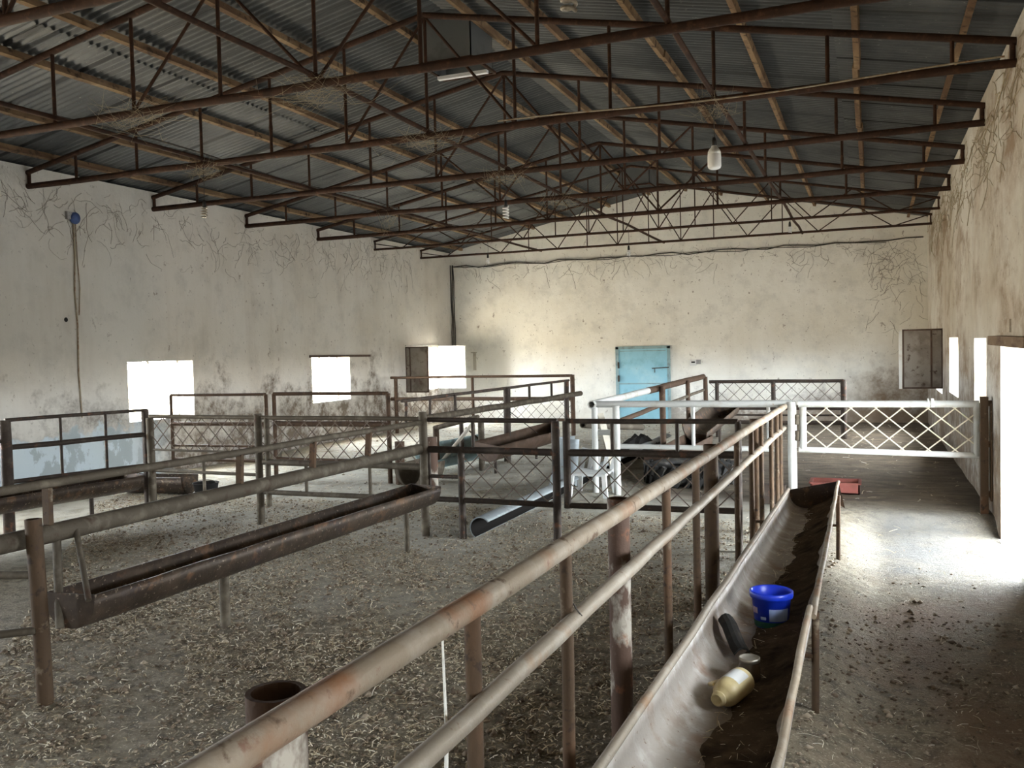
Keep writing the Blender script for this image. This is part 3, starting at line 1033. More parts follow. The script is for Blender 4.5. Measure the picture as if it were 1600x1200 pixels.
# things lying in the corridor trough
BX, BY, BZ = -.535, 5.18, .298
bk = thing('bucket', 'bright blue plastic bucket standing in the corridor trough', 'bucket', (BX, BY, BZ))
bkb = part(MB().lathe([(0, 0), (.088, 0), (.092, .006), (.108, .165), (.118, .168), (.121, .18), (.121, .2), (.114, .205), (.108, .2), (.103, .15), (.088, .012), (0, .012)], (BX, BY, BZ), 36), 'body', blue_m, bk)


def patch(a0, a1, z0, z1, n=8, grow=.0025):
    mb = MB()
    def rad(z):
        return .092 + (.108 - .092) * (z - .006) / .159 + grow
    for k in range(n):
        b0, b1 = a0 + (a1 - a0) * k / n, a0 + (a1 - a0) * (k + 1) / n
        mb.face([(BX + rad(z0) * math.cos(b0), BY + rad(z0) * math.sin(b0), BZ + z0), (BX + rad(z0) * math.cos(b1), BY + rad(z0) * math.sin(b1), BZ + z0),
                 (BX + rad(z1) * math.cos(b1), BY + rad(z1) * math.sin(b1), BZ + z1), (BX + rad(z1) * math.cos(b0), BY + rad(z1) * math.sin(b0), BZ + z1)], True)
    return mb


AC = math.atan2(-BY, -BX)      # side of the bucket that faces the way in
part(patch(AC - .12, AC + 1.0, .05, .12), 'sticker', sticker_m, bkb, 'pale blank sticker')
part(patch(AC - 1.25, AC - .8, .085, .12), 'print', sticker2_m, bkb, 'pinkish smudge of print')
part(patch(AC - 1.4, AC + 1.4, .008, .042, 14), 'print', green_m, bkb, 'dark green band of print')
part(patch(AC - .62, AC - .3, .055, .072), 'print', sticker_m, bkb, 'pale mark')

# bottle on its side, neck towards the viewer
ax = Vector((-.35, -.90, -.10)).normalized()
bc = Vector((-.55, 4.09, .375))
bt = thing('plastic_bottle', 'yellowed plastic bottle lying on its side in the corridor trough', 'bottle', tuple(bc))
btb = part(MB().lathe([(0, 0), (.05, 0), (.06, .008), (.062, .02), (.062, .15), (.058, .17), (.044, .19), (.028, .203), (.027, .212), (.034, .214), (.034, .222), (.028, .224), (.028, .238), (.022, .238), (.02, .19), (0, .19)], bc, 28, ax), 'body', bottle_m, bt)
mb = MB()
t_ = Vector((1, 0, 0))
a_ = ax.cross(t_).normalized()
b_ = ax.cross(a_)
for k in range(10):
    pts = []
    for (kk, hh) in ((k, .035), (k + 1, .035), (k + 1, .125), (k, .125)):
        an = math.atan2(Vector((0, 0, 1)).dot(b_), Vector((0, 0, 1)).dot(a_)) - .9 + 1.8 * kk / 10
        pts.append(bc + ax * hh + (a_ * math.cos(an) + b_ * math.sin(an)) * .0632)
    mb.face(pts, True)
part(mb, 'paper_label', label_m, btb)
part(MB().path([bc + ax * .15 + Vector((-.055, 0, .03)), bc + ax * .13 + Vector((-.085, 0, .02)), bc + ax * .06 + Vector((-.07, 0, .01))], .009, 8), 'handle', bottle_m, btb)

jr = thing('jar', 'dirty brown jar with a tin lid behind the yellowed bottle', 'jar', (-.545, 4.27, .292))
jrb = part(MB().lathe([(0, 0), (.045, 0), (.05, .01), (.05, .085), (.043, .1), (.043, .115), (0, .115)], (-.545, 4.27, .292), 24), 'body', jar_m, jr)
part(MB().lathe([(.0, .108), (.05, .108), (.05, .126), (.044, .128), (.042, .123), (0, .123)], (-.545, 4.27, .292), 28), 'lid', lid_m, jrb)

pts = [(-.735, 4.80, .44), (-.705, 4.74, .425), (-.675, 4.67, .395), (-.645, 4.60, .368), (-.615, 4.54, .352)]
mb = MB()
for i in range(len(pts) - 1):
    p, q = Vector(pts[i]), Vector(pts[i + 1])
    for s0, s1 in ((-2, -1), (-1, 0), (0, 1), (1, 2)):
        def cs(pt, s_):
            return pt + Vector((.017 * s_, .015 * s_, .02 - .0065 * s_ * s_))
        mb.face([cs(p, s0), cs(p, s1), cs(q, s1), cs(q, s0)], True)
        lo = Vector((0, 0, -.012))
        mb.face([cs(p, s0) + lo, cs(p, s1) + lo, cs(q, s1) + lo, cs(q, s0) + lo], True)
for p in (pts[0], pts[-1]):
    p = Vector(p)
    for s0, s1 in ((-2, -1), (-1, 0), (0, 1), (1, 2)):
        a, b = (p + Vector((.017 * s_, .015 * s_, .02 - .0065 * s_ * s_)) for s_ in (s0, s1))
        lo = Vector((0, 0, -.012))
        mb.face([a, b, b + lo, a + lo])
for s_ in (-2, 2):
    for i in range(len(pts) - 1):
        a, b = (Vector(q) + Vector((.017 * s_, .015 * s_, .02 - .0065 * s_ * s_)) for q in (pts[i], pts[i + 1]))
        lo = Vector((0, 0, -.012))
        mb.face([a, b, b + lo, a + lo])
tag(mb.build('plastic_scrap', black_m), 'curved black plastic scrap lying between the bucket and the bottle', 'scrap')

# middle pen trough, with the pipes above it
mt_ = thing('feed_trough', 'rusty half-round feed trough across the middle pen on the left', 'trough', (-4.15, 5.7, 0), 'feed troughs')
mb = MB()
ml0, ml1 = (-4.37, 3.66, .58), (-4.275, 7.85, .58)
mr0, mr1 = (-4.06, 3.70, .58), (-3.885, 7.70, .59)
plates = trough(mb, ml0, mr0, ml1, mr1, .19, 14, .012, (True, True), 10)
part(mb, 'basin', trough_dk_m, mt_)
for p in plates:
    part(end_plate([Vector(q) for q in p]), 'end_plate', trough_dk_m, mt_)
for (x, y) in ((-4.2, 4.95), (-4.1, 7.4)):
    part(MB().tube((x, y, -.05), (x, y, .42), .035 if y < 6 else .025, 12), 'leg', grey_m, mt_)

mf = thing('pen_fence', 'fence of one thin and one thick pipe above the rusty middle trough', 'fence', (-4.3, 6.0, 0))
part(MB().rough_tube((-4.44, 2.0, .905), (-4.30, 8.06, .90), .055, 18, hollow=.75, step=.6, wob=.06), 'thick_rail', grey_m, mf)
part(MB().rough_tube((-4.45, 2.0, 1.20), (-4.27, 8.09, 1.175), .026, 12, step=.6, wob=.12), 'upper_rail', grey_m, mf)
part(MB().rough_tube((-4.255, 3.53, -.05), (-4.29, 3.53, 1.03), .044, 18, hollow=.8, step=.3), 'post', post_m, mf)
part(MB().rough_tube((-4.265, 8.1, -.05), (-4.265, 8.1, 1.28), .043, 18, step=.3), 'post', grey_m, mf)
for y in (3.72, 5.35, 6.25, 7.1):
    part(MB().beam((lin(y, 2, -4.44, 8.06, -4.3), y, .93), (lin(y, 2, -4.45, 8.09, -4.27), y, 1.17), .05, .03), 'strut', post_m, mf)
for (a, b) in (((-4.41, 3.78, .93), (-4.27, 3.655, .385)), ((-4.40, 3.90, .95), (-4.055, 3.665, .56))):
    part(MB().tube(a, b, .024 if a[1] < 3.8 else .017, 10), 'hanger', grey_m, mf)
part(MB().tube((-4.27, 3.5, .42), (-5.6, 2.4, .40), .022, 10), 'cross_rail', grey_m, mf)
part(MB().tube((-4.27, 3.53, .72), (-5.9, 3.1, .70), .022, 10), 'cross_rail', grey_m, mf)

# ------------------------------------------------------------------ cross fence, first row
def framed(name, label, cat, a, b, z_top, z_mid, z_bot, mat, r=.024, posts=(), mesh=None, group=None, verts=(), vz=None, mids=()):
    """rails between plan points a and b, lattice between mesh=(z0,z1), posts [(t, r, z)]"""
    c = lerp2(a, b, .5)
    t = thing(name, label, cat, (c[0], c[1], 0), group)
    ux = Vector((b[0] - a[0], b[1] - a[1], 0))
    w = ux.length
    for nm, z, rr in (('top_rail', z_top, r), ('middle_rail', z_mid, r * 1.45), ('bottom_rail', z_bot, r * 1.2)):
        if z is not None:
            part(MB().rough_tube(P(a, z), P(b, z), rr, 10, step=.5, wob=.12), nm, mat, t)
    for z, rr in mids:
        part(MB().rough_tube(P(a, z), P(b, z), rr, 10, step=.5, wob=.12), 'rail', mat, t)
    for (tt, rr, z0, z1) in posts:
        q = lerp2(a, b, tt)
        part(MB().rough_tube(P(q, z0), P(q, z1), rr, 14, step=.3, wob=.08), 'post', mat, t)
    for (tt, z0, z1) in verts:
        q = lerp2(a, b, tt)
        part(MB().tube(P(q, z0), P(q, z1), r * .8, 8), 'upright', mat, t)
    if mesh:
        z0, z1, sp = mesh
        part(lattice(MB(), P(a, z0), ux, w, z1 - z0, sp, .0058, run=(z1 - z0) * 1.0), 'lattice', mesh_m, t)
    return t


framed('pen_gate', 'dark framed gate leaf right beside the middle trough end', 'gate', (-4.22, 8.13), (-2.81, 8.1), 1.20, .895, .385, dark_m, .024,
       posts=[(.26, .036, -.05, .90), (.985, .04, -.05, 1.2)], verts=[(.0, .385, .895), (.36, .895, 1.2)], group='framed pen gates of the first row')
o_ = [x for x in C.objects if x.name.startswith('pen_gate')][0]
part(lattice(MB(), (-3.85, 8.12, .40), (1, -.02, 0), 1.03, .48, .235, .0058, run=.5), 'lattice', mesh_m, o_)
part(MB().tube((-4.22, 8.13, .62), (-3.86, 8.12, .62), .02, 10), 'rail', dark_m, o_)
framed('pen_gate', 'dark framed gate leaf meeting the corridor fence', 'gate', (-2.72, 8.1), (-1.12, 8.2), 1.20, .895, .385, dark_m, .024,
       posts=[(.0, .036, .36, 1.2), (1.0, .03, .0, 1.2)], verts=[(.28, .9, 1.2), (.66, .9, 1.2)], mesh=(.40, .88, .235), group='framed pen gates of the first row')
framed('pen_gate', 'grey lattice gate panel beside left pen trough', 'gate', (-8.05, 8.28), (-6.42, 8.22), 1.20, None, None, grey_m, .024,
       posts=[(.0, .045, -.05, 1.18), (1.0, .042, -.05, 1.24)], mesh=(.80, 1.18, .2), mids=[(.80, .014), (.55, .02)], verts=[(.5, .28, .68)], group='grey lattice gates of the first row')
framed('pen_gate', 'grey lattice gate panel left of the middle trough', 'gate', (-6.36, 8.22), (-4.32, 8.2), 1.20, .70, .36, grey_m, .024,
       posts=[(.03, .03, .2, 1.2)], mesh=(.72, 1.18, .2), verts=[(.28, .36, .70), (.68, .36, .70)], group='grey lattice gates of the first row')

# left end: open panel above a trough
framed('pen_hurdle', 'dark open six-pane panel against the left wall', 'hurdle', (-8.62, 6.80), (-8.17, 8.36), 1.27, .975, .60, dark_m, .021,
       posts=[(.0, .06, -.05, 1.27), (.985, .045, -.05, 1.28)], verts=[(.36, .6, 1.27), (.68, .6, 1.27)])
part(MB().rough_tube((-8.62, 6.8, 1.05), (-9.3, 4.4, 1.05), .021, 10), 'rail', dark_m, [x for x in C.objects if x.name.startswith('pen_hurdle')][0])
lt = thing('feed_trough', 'dark feed trough under the open panel by the left wall', 'trough', (-8.3, 6.6, 0), 'feed troughs')
mb = MB()
plates = trough(mb, (-8.78, 5.4, .56), (-8.22, 5.2, .53), (-8.50, 8.2, .54), (-7.98, 8.08, .52), .2, 12, .012, (True, True), 8)
part(mb, 'basin', trough_dk_m, lt)
for p in plates:
    part(end_plate([Vector(q) for q in p]), 'end_plate', trough_dk_m, lt)
for (x, y) in ((-8.3, 7.6), (-8.45, 5.8)):
    part(MB().tube((x, y, -.05), (x, y, .36), .024, 10), 'leg', dark_m, lt)

# ------------------------------------------------------------------ second row, left
framed('pen_gate', 'rusty open framed gate under the first left window', 'gate', (-10.2, 10.95), (-8.47, 11.05), 1.31, .86, .30, brownf_m, .022,
       posts=[(.0, .026, .3, 1.31), (1.0, .03, .0, 1.31)], mids=[(.52, .02)], group='second row gates by the left wall')
framed('pen_gate', 'rusty framed gate before the second left window', 'gate', (-8.40, 11.15), (-6.45, 11.2), 1.31, .86, .32, brownf_m, .028,
       posts=[(.0, .034, .0, 1.31), (1.0, .034, .0, 1.31)], group='second row gates by the left wall')
tb = thing('tub', 'black rubber tub on the floor behind the left lattice gate', 'tub', (-8.35, 9.55, 0))
part(MB().lathe([(0, 0), (.12, 0), (.135, .015), (.165, .19), (.175, .195), (.172, .205), (.16, .2), (.13, .02), (0, .02)], (-8.35, 9.55, 0), 28), 'body', black_m, tb)
part(MB().path([(-8.35 + .17 * math.cos(a), 9.55 + .17 * math.sin(a) * .3, .2 + .03 * math.sin(a)) for a in [k * PI / 10 for k in range(11)]], .005, 6), 'handle', grey_m, tb)
bt2 = thing('feed_trough', 'low black trough on the floor behind the left lattice gate', 'trough', (-9.3, 9.9, 0), 'feed troughs')
mb = MB()
pl = trough(mb, (-9.75, 9.75, .26), (-9.7, 9.4, .26), (-8.75, 9.85, .26), (-8.72, 9.5, .26), .24, 10, .012, (True, True), 4)
part(mb, 'basin', trough_dk_m, bt2)
for p in pl:
    m2 = MB()
    m2.face([Vector(q) for q in p])
    m2.face([Vector(q) + Vector((.01, 0, 0)) for q in p])
    part(m2, 'end_plate', trough_dk_m, bt2)

# ------------------------------------------------------------------ second row, middle: rails going on down the barn
xf = thing('pen_fence', 'two-pipe fence receding behind the middle post toward far wall', 'fence', (-5.7, 13.8, 0))
part(MB().rough_tube((-5.78, 10.4, 1.25), (-5.63, 17.0, 1.25), .024, 12, step=.5, wob=.15), 'upper_rail', dark_m, xf)
part(MB().rough_tube((-5.78, 10.9, .965), (-5.45, 17.2, .975), .05, 14, hollow=.7, step=.5, wob=.12), 'thick_rail', grey_m, xf)
for y in (10.5, 11.2):
    part(MB().tube((-5.78, y, .96), (-5.77, y, 1.25), .02, 8), 'strut', dark_m, xf)
for y in (11.9, 15.0, 16.2):
    part(MB().tube((-5.72, y, .97), (-5.72, y, 1.25), .025, 8), 'strut', dark_m, xf)
for (y, r) in ((13.84, .06), (17.0, .05)):
    part(MB().rough_tube((-5.7, y, -.05), (-5.68, y, 1.25), r, 14, step=.3), 'post', dark_m, xf)
part(MB().tube((-5.68, 13.8, .9), (-5.2, 14.0, .47), .008, 6), 'brace_wire', dark_m, xf)
t2 = thing('feed_trough', 'brown feed trough in the second row behind the dark gate leaf', 'trough', (-5.4, 13.6, 0), 'feed troughs')
mb = MB()
pl = trough(mb, (-5.65, 12.4, .50), (-5.12, 12.1, .47), (-5.62, 16.0, .52), (-5.02, 14.6, .48), .26, 12, .012, (True, True), 5)
part(mb, 'basin', trough_br_m, t2)
for p in pl:
    part(end_plate([Vector(q) for q in p]), 'end_plate', trough_br_m, t2)
for y in (12.5, 14.3):
    part(MB().tube((-5.35, y, -.05), (-5.35, y, .3), .025, 8), 'leg', dark_m, t2)

# broken gate frame with a diagonal, and the posts by the middle
bg_ = thing('broken_gate', 'low broken gate frame with a diagonal brace behind middle post', 'gate', (-6.0, 12.7, 0))
part(MB().tube((-6.43, 12.65, -.05), (-6.43, 12.65, .70), .05, 12), 'post', brownf_m, bg_)
part(MB().tube((-5.71, 12.8, -.05), (-5.71, 12.8, .80), .05, 12), 'post', grey_m, bg_)
part(MB().rough_tube((-6.43, 12.6, .68), (-5.66, 12.6, .86), .04, 12), 'rail', grey_m, bg_)
part(MB().tube((-5.75, 12.62, .78), (-6.38, 12.55, .06), .03, 10), 'brace', plank_m, bg_)
part(MB().tube((-5.95, 12.75, .68), (-5.55, 12.9, .28), .014, 8), 'brace', dark_m, bg_)
part(MB().tube((-6.1, 12.9, -.05), (-6.1, 12.9, .78), .035, 10), 'post', dark_m, bg_)
o = MB().rough_tube((-5.62, 10.9, -.05), (-5.62, 10.9, .72), .085, 16, hollow=.8, step=.2).build('stub_post', dirty_post_m)
tag(o, 'lime-spattered stub post just behind the middle post', 'post')
o = MB().rough_tube((-6.27, 11.18, -.05), (-6.27, 11.18, .62), .07, 16, step=.2).build('stub_post', brownf_m)
tag(o, 'red-brown stub post seen through the lattice left of the middle post', 'post')
tl = thing('feed_trough', 'faded teal sheet trough tipped on the floor by broken gate', 'trough', (-6.2, 13.2, 0), 'feed troughs')
mb = MB()
trough(mb, (-6.65, 12.3, .42), (-6.2, 12.2, .22), (-6.4, 14.4, .42), (-5.92, 14.2, .25), .22, 10, .012, (False, False), 4)
part(mb, 'basin', teal_m, tl)
tb2 = thing('tub', 'grey half-round tub tipped beside the middle post', 'tub', (-6.1, 11.2, 0))
mb = MB()
trough(mb, (-6.2, 10.9, .33), (-5.85, 11.0, .30), (-6.15, 11.6, .33), (-5.8, 11.65, .30), .29, 10, .012, (False, False), 2)
part(mb, 'body', grey_m, tb2)

# far row on the left
framed('pen_fence', 'red-brown lattice fence standing before the far left corner', 'fence', (-10.45, 18.3), (-5.98, 18.3), 1.30, .80, .34, brownf_m, .03,
       posts=[(.03, .045, -.05, 1.3), (.47, .035, -.05, 1.3), (1.0, .05, -.05, 1.32)], mesh=(.36, .79, .24))

# long half-round pipe tipped on the floor, from the gates down the barn
gp = thing('gutter_trough', 'long pale blue-grey half pipe tipped on the floor behind dark gates', 'trough', (-3.6, 12.0, 0))
mb = MB()
pa, pb = [], []
n = 16
for (y, x, lst) in ((8.12, -3.66, pa), (16.8, -3.62, pb)):
    R, th = .118, .012
    inner, outer = [], []
    for k in range(n + 1):
        a = math.radians(38) + math.radians(200) * k / n
        outer.append(Vector((x + R * math.cos(a), y, R - .01 + R * math.sin(a))))
        inner.append(Vector((x + (R - th) * math.cos(a), y, R - .01 + (R - th) * math.sin(a))))
    lst += inner + outer[::-1]
m3 = MB()  # inner skin, shade painted black on the hollow side
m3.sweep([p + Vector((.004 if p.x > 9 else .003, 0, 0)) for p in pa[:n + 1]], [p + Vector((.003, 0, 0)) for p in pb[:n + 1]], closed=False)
mb.sweep(pa, pb)
for l in (pa, pb):
    for k in range(n):
        mb.face([l[k], l[k + 1], l[2 * n - k], l[2 * n + 1 - k]])
part(mb, 'shell', bluegrey_m, gp)
part(m3, 'shade_lining', shade_m, gp, 'hollow side blackened as shade')

# grey curved sheet stood on end
mb = MB()
pa, pb = [], []
for z, lst in ((0.0, pa), (.66, pb)):
    rr = .32 - .12 * z
    inn, out = [], []
    for k in range(13):
        a = math.radians(110) + math.radians(190) * k / 12
        out.append(Vector((-3.86 + .1 * z + rr * math.cos(a), 11.7 + rr * math.sin(a), z)))
        inn.append(Vector((-3.86 + .1 * z + (rr - .012) * math.cos(a), 11.7 + (rr - .012) * math.sin(a), z)))
    lst += inn + out[::-1]
mb.sweep(pa, pb)
for l in (pa, pb):
    for k in range(12):
        mb.face([l[k], l[k + 1], l[24 - k], l[25 - k]])
tag(mb.build('curved_sheet', bluegrey_m), 'grey curved metal sheet stood on end behind the dark gates', 'sheet')

# white plastic chair, broken
wc = thing('plastic_chair', 'broken white plastic chair behind the dark gates beside white post', 'chair', (-3.3, 10.9, 0))
mb = MB()
sx0, sx1, sy0, sy1 = -3.56, -3.1, 10.72, 11.12
for k in range(6):
    a, b = k / 6, (k + 1) / 6
    mb.box((sx0, sy0 + (sy1 - sy0) * a, .275 + .02 * a), (sx1, sy0 + (sy1 - sy0) * b, .305 + .02 * a))
part(mb, 'seat', chair_m, wc)
for (x, y, dx, dy) in ((sx0 + .02, sy0 + .02, -.03, -.04), (sx1 - .02, sy0 + .02, .03, -.04), (sx0 + .02, sy1 - .02, -.03, .05), (sx1 - .02, sy1 - .02, .03, .05)):
    part(MB().beam((x, y, .29), (x + dx, y + dy, -.005), .055, .05), 'leg', chair_m, wc)
mb = MB()
for k in range(5):
    x = sx0 + .03 + k * .1
    mb.beam((x, sy1 - .01, .3), (x + .02, sy1 + .12, .56 - .02 * k), .05, .018, (0, 1, 0))
mb.beam((sx0, sy1 + .12, .57), (sx1, sy1 + .12, .48), .05, .02)
part(mb, 'backrest', chair_m, wc)
o = MB().beam((-3.50, 11.9, .98), (-3.2, 11.7, .0), .11, .03).build('plank', plank_m)
tag(o, 'pale plank leaning behind the white post and plastic chair', 'plank')

# ------------------------------------------------------------------ white fence and the white gate across the corridor
wf = thing('pen_fence', 'white painted pipe fence left of the white gate', 'fence', (-2.0, 11.1, 0))
part(MB().rough_tube((-3.29, 11.05, 1.165), (-.88, 11.05, 1.175), .042, 18, step=.5), 'top_rail', white_m, wf)
part(MB().rough_tube((-3.0, 11.05, .625), (-1.05, 11.05, .625), .032, 14, step=.5), 'lower_rail', white_m, wf)
part(MB().rough_tube((-3.02, 11.0, -.05), (-3.02, 11.0, 1.15), .045, 16, step=.4), 'post', white_m, wf)
part(MB().rough_tube((-3.32, 11.05, -.05), (-3.32, 11.05, 1.15), .04, 16, step=.4), 'post', white_m, wf)
part(MB().rough_tube((-3.3, 11.08, .80), (-3.0, 11.08, .80), .035, 14, step=.4), 'rail', white_m, wf)
for x in (-2.05, -1.15):
    part(MB().tube((x, 11.05, .6), (x, 11.05, 1.17), .022, 10), 'upright', white_m, wf)
part(MB().rough_tube((-.875, 11.02, -.05), (-.875, 11.02, 1.20), .05, 18, step=.3), 'post', white_m, wf)
part(MB().tube((-1.02, 11.0, .2), (-1.02, 11.0, 1.15), .028, 12), 'upright', white_m, wf)
part(MB().box((-1.2, 10.85, .0), (-.95, 11.0, .22)), 'foot_plate', dark_m, wf)
mb = MB()
for z in (.80, .99):
    mb.lathe([(0, -.06), (.03, -.06), (.032, -.02), (.026, 0), (.032, .02), (.03, .06), (0, .06)], (-.815, 11.0, z), 12)
part(mb, 'hinge', grey_m, wf)

wg = thing('pen_gate', 'white tubular gate with cream diamond lattice across the corridor', 'gate', (.13, 11.0, 0))
for (nm, p, q, r) in (('top_rail', (-.80, 11.0, 1.175), (1.10, 11.0, 1.175), .04), ('bottom_rail', (-.80, 11.0, .635), (1.10, 11.0, .605), .033),
                      ('stile', (-.75, 11.0, .64), (-.75, 11.0, 1.14), .04), ('stile', (1.08, 11.0, .60), (1.08, 11.0, 1.19), .04)):
    part(MB().rough_tube(p, q, r, 16, step=.4, wob=.05), nm, white_m, wg)
part(lattice(MB(), (-.73, 11.0, .64), (1, 0, 0), 1.78, .51, .27, .0085, run=.60, n=6), 'lattice', cream_m, wg)
mb = MB().box((.62, 10.95, 1.14), (.65, 11.05, 1.235)).box((.585, 10.96, 1.15), (.60, 11.04, 1.235))
part(mb, 'latch_lug', white_m, wg)

gpz = thing('gate_post', 'rusty steel gate post tied to the right wall beyond doorway', 'post', (1.12, 10.8, 0))
part(MB().box((1.085, 10.70, -.06), (1.16, 10.80, 1.27)), 'post', post_m, gpz)
for z in (.22, .76, 1.20):
    part(MB().beam((1.15, 10.75, z), (1.196, 10.75, z), .06, .06), 'wall_tie', post_m, gpz)
part(MB().box((1.178, 10.70, .15), (1.196, 10.80, 1.2)), 'wall_plate', post_m, gpz)

# ------------------------------------------------------------------ right middle: rails going down the barn and the far right fence
rf = thing('pen_fence', 'brown pipe fence receding in front of blue door from an open white end', 'fence', (-3.15, 14.8, 0))
part(MB().rough_tube((-3.33, 10.95, 1.165), (-3.29, 13.9, 1.19), .05, 18, hollow=.78, step=.6, wob=.1), 'top_rail', white_m, rf, 'whitened near length with an open end')
part(MB().rough_tube((-3.29, 13.9, 1.19), (-3.22, 18.55, 1.24), .055, 14, step=.6, wob=.15), 'top_rail', brownf_m, rf)
part(MB().rough_tube((-3.05, 11.3, .93), (-3.15, 14.6, .95), .035, 12, step=.6, wob=.12), 'middle_rail', brownf_m, rf)
part(MB().rough_tube((-3.15, 14.7, .93), (-3.2, 18.5, .97), .028, 12, step=.6, wob=.12), 'middle_rail', grey_m, rf)
for y, r in ((14.4, .05), (16.6, .04), (18.5, .045)):
    part(MB().rough_tube((-3.16, y, -.05), (-3.17, y, 1.24), r, 14, step=.3), 'post', brownf_m, rf)
framed('pen_fence', 'dark lattice fence with thick mid rail before the far right wall', 'fence', (-3.1, 18.55), (-.5, 18.55), 1.13, .60, .30, dark_m, .035,
       posts=[(.06, .04, -.05, 1.13), (.49, .045, -.05, 1.13), (1.0, .06, -.05, 1.15)], mesh=(.62, 1.12, .25), mids=[(.45, .02)])

# tyre and old troughs in that pen
ty = thing('tyre', 'big dusty tractor tyre lying flat behind the dark gate', 'tyre', (-2.35, 12.35, 0))
mb = MB()
R = .60
mb.lathe([(R * .52, .05), (R * .56, .02), (R * .8, 0), (R * .94, .03), (R, .08), (R, .20), (R * .94, .25), (R * .8, .28), (R * .56, .26), (R * .52, .23), (R * .58, .2), (R * .84, .2), (R * .84, .08), (R * .58, .08), (R * .52, .05)], (-2.35, 12.35, 0), 44)
tyb = part(mb, 'carcass', tyre_m, ty)
mb = MB()
for k in range(26):
    a = 2 * PI * k / 26
    for zz, da in ((.0, .0), (.14, .12)):
        c, s_ = math.cos(a + da), math.sin(a + da)
        c2, s2 = math.cos(a + da + .1), math.sin(a + da + .1)
        p0 = Vector((-2.35 + (R + .005) * c, 12.35 + (R + .005) * s_, zz + .01))
        p1 = Vector((-2.35 + (R + .01) * c2, 12.35 + (R + .01) * s2, zz + .13))
        mb.beam(p0, p1, .05, .055, (c, s_, 0))
part(mb, 'tread_lugs', tyre_m, tyb)
t3 = thing('feed_trough', 'brown feed trough on the floor in the pen before blue door', 'trough', (-2.9, 14.5, 0), 'feed troughs')
mb = MB()
pl = trough(mb, (-3.05, 12.6, .33), (-2.72, 12.6, .30), (-2.98, 15.6, .36), (-2.55, 15.5, .33), .28, 10, .014, (True, True), 5)
part(mb, 'basin', trough_br_m, t3)
for p in pl:
    part(end_plate([Vector(q) for q in p]), 'end_plate', trough_br_m, t3)
t4 = thing('feed_trough', 'dark half-round trough propped up at the end near blue door', 'trough', (-2.75, 17.0, 0), 'feed troughs')
mb = MB()
pl = trough(mb, (-3.02, 15.3, .56), (-2.62, 15.3, .40), (-2.95, 17.9, .78), (-2.42, 17.9, .68), .24, 10, .014, (False, True), 4)
part(mb, 'basin', trough_dk_m, t4)
part(end_plate([Vector(q) for q in pl[0]]), 'end_plate', trough_dk_m, t4)
for y, z in ((15.6, .2), (17.6, .46)):
    part(MB().tube((-2.75, y, -.05), (-2.75, y, z + .06), .03, 8), 'leg', dark_m, t4)
# black tarpaulin heap behind
mb = MB()
G = 14
hz = [[max(.0, .34 * math.exp(-((i - 7) ** 2 + (j - 7) ** 2) / 22) + .05 * math.sin(i * 1.9) * math.cos(j * 2.3)) if 0 < i < G and 0 < j < G else 0.0 for j in range(G + 1)] for i in range(G + 1)]
for i in range(G):
    for j in range(G):
        q = [(i, j), (i + 1, j), (i + 1, j + 1), (i, j + 1)]
        mb.face([(-4.35 + a * .075, 14.6 + b * .12, hz[a][b] - .01) for a, b in q], False)
tag(mb.build('tarpaulin', black_m), 'crumpled black plastic sheet heaped on floor before blue door', 'sheet')

# two loose pipes with open ends by the white post
o = MB().rough_tube((-3.75, 11.9, .82), (-3.42, 14.0, .60), .05, 14, hollow=.72).build('loose_pipe', grey_m)
tag(o, 'loose grey pipe with an open end showing left of white post', 'pipe')

# red tray beyond the corridor trough
rtx = thing('tray', 'shallow red-brown plastic tray on floor beyond the corridor trough', 'tray', (-.42, 12.0, 0))
mb = MB()
x0, x1, y0, y1, hh = -.72, -.14, 11.75, 12.15, .13
mb.box((x0, y0, 0), (x1, y1, .015)).box((x0, y0, 0), (x0 + .02, y1, hh)).box((x1 - .02, y0, 0), (x1, y1, hh)).box((x0, y0, 0), (x1, y0 + .02, hh)).box((x0, y1 - .02, 0), (x1, y1, hh))
part(mb, 'body', red_m, rtx)
mb = MB()
for a, b in (((x0, y0), (x1, y0)), ((x1, y0), (x1, y1)), ((x1, y1), (x0, y1)), ((x0, y1), (x0, y0))):
    mb.beam((a[0], a[1], hh), (b[0], b[1], hh), .035, .02)
part(mb, 'rim', red_m, rtx)

# ------------------------------------------------------------------ doors, shutters, wall fixtures
dr = MB()
y = YE
dr.box((-6.02, y - .035, .0), (-4.76, y - .005, 1.83))
o = dr.build('door_1', door_m)
struct(o, 'pale blue steel door')
o['category'] = 'door'
WLOC[o.name] = (0, 0, 0)
mb = MB().box((-6.10, y - .05, -.02), (-6.02, y + .02, 1.89)).box((-4.76, y - .05, -.02), (-4.69, y + .02, 1.89)).box((-6.10, y - .05, 1.83), (-4.69, y + .02, 1.90))
part(mb, 'frame', doorframe_m, o)
mb = MB().box((-6.02, y - .05, .93), (-4.76, y - .03, .96))
mb.box((-5.98, y - .045, 1.77), (-4.8, y - .03, 1.79))
part(mb, 'rib', doorframe_m, o)
mb = MB()
for z in (1.42, 1.08, .4):
    mb.tube((-6.02, y - .06, z - .08), (-6.02, y - .06, z + .08), .022, 10)
part(mb, 'hinge', dark_m, o)
mb = MB().tube((-5.15, y - .06, 1.33), (-4.72, y - .06, 1.35), .012, 8).tube((-5.08, y - .06, 1.22), (-5.08, y - .06, 1.34), .01, 8)
part(mb, 'bolt', dark_m, o)

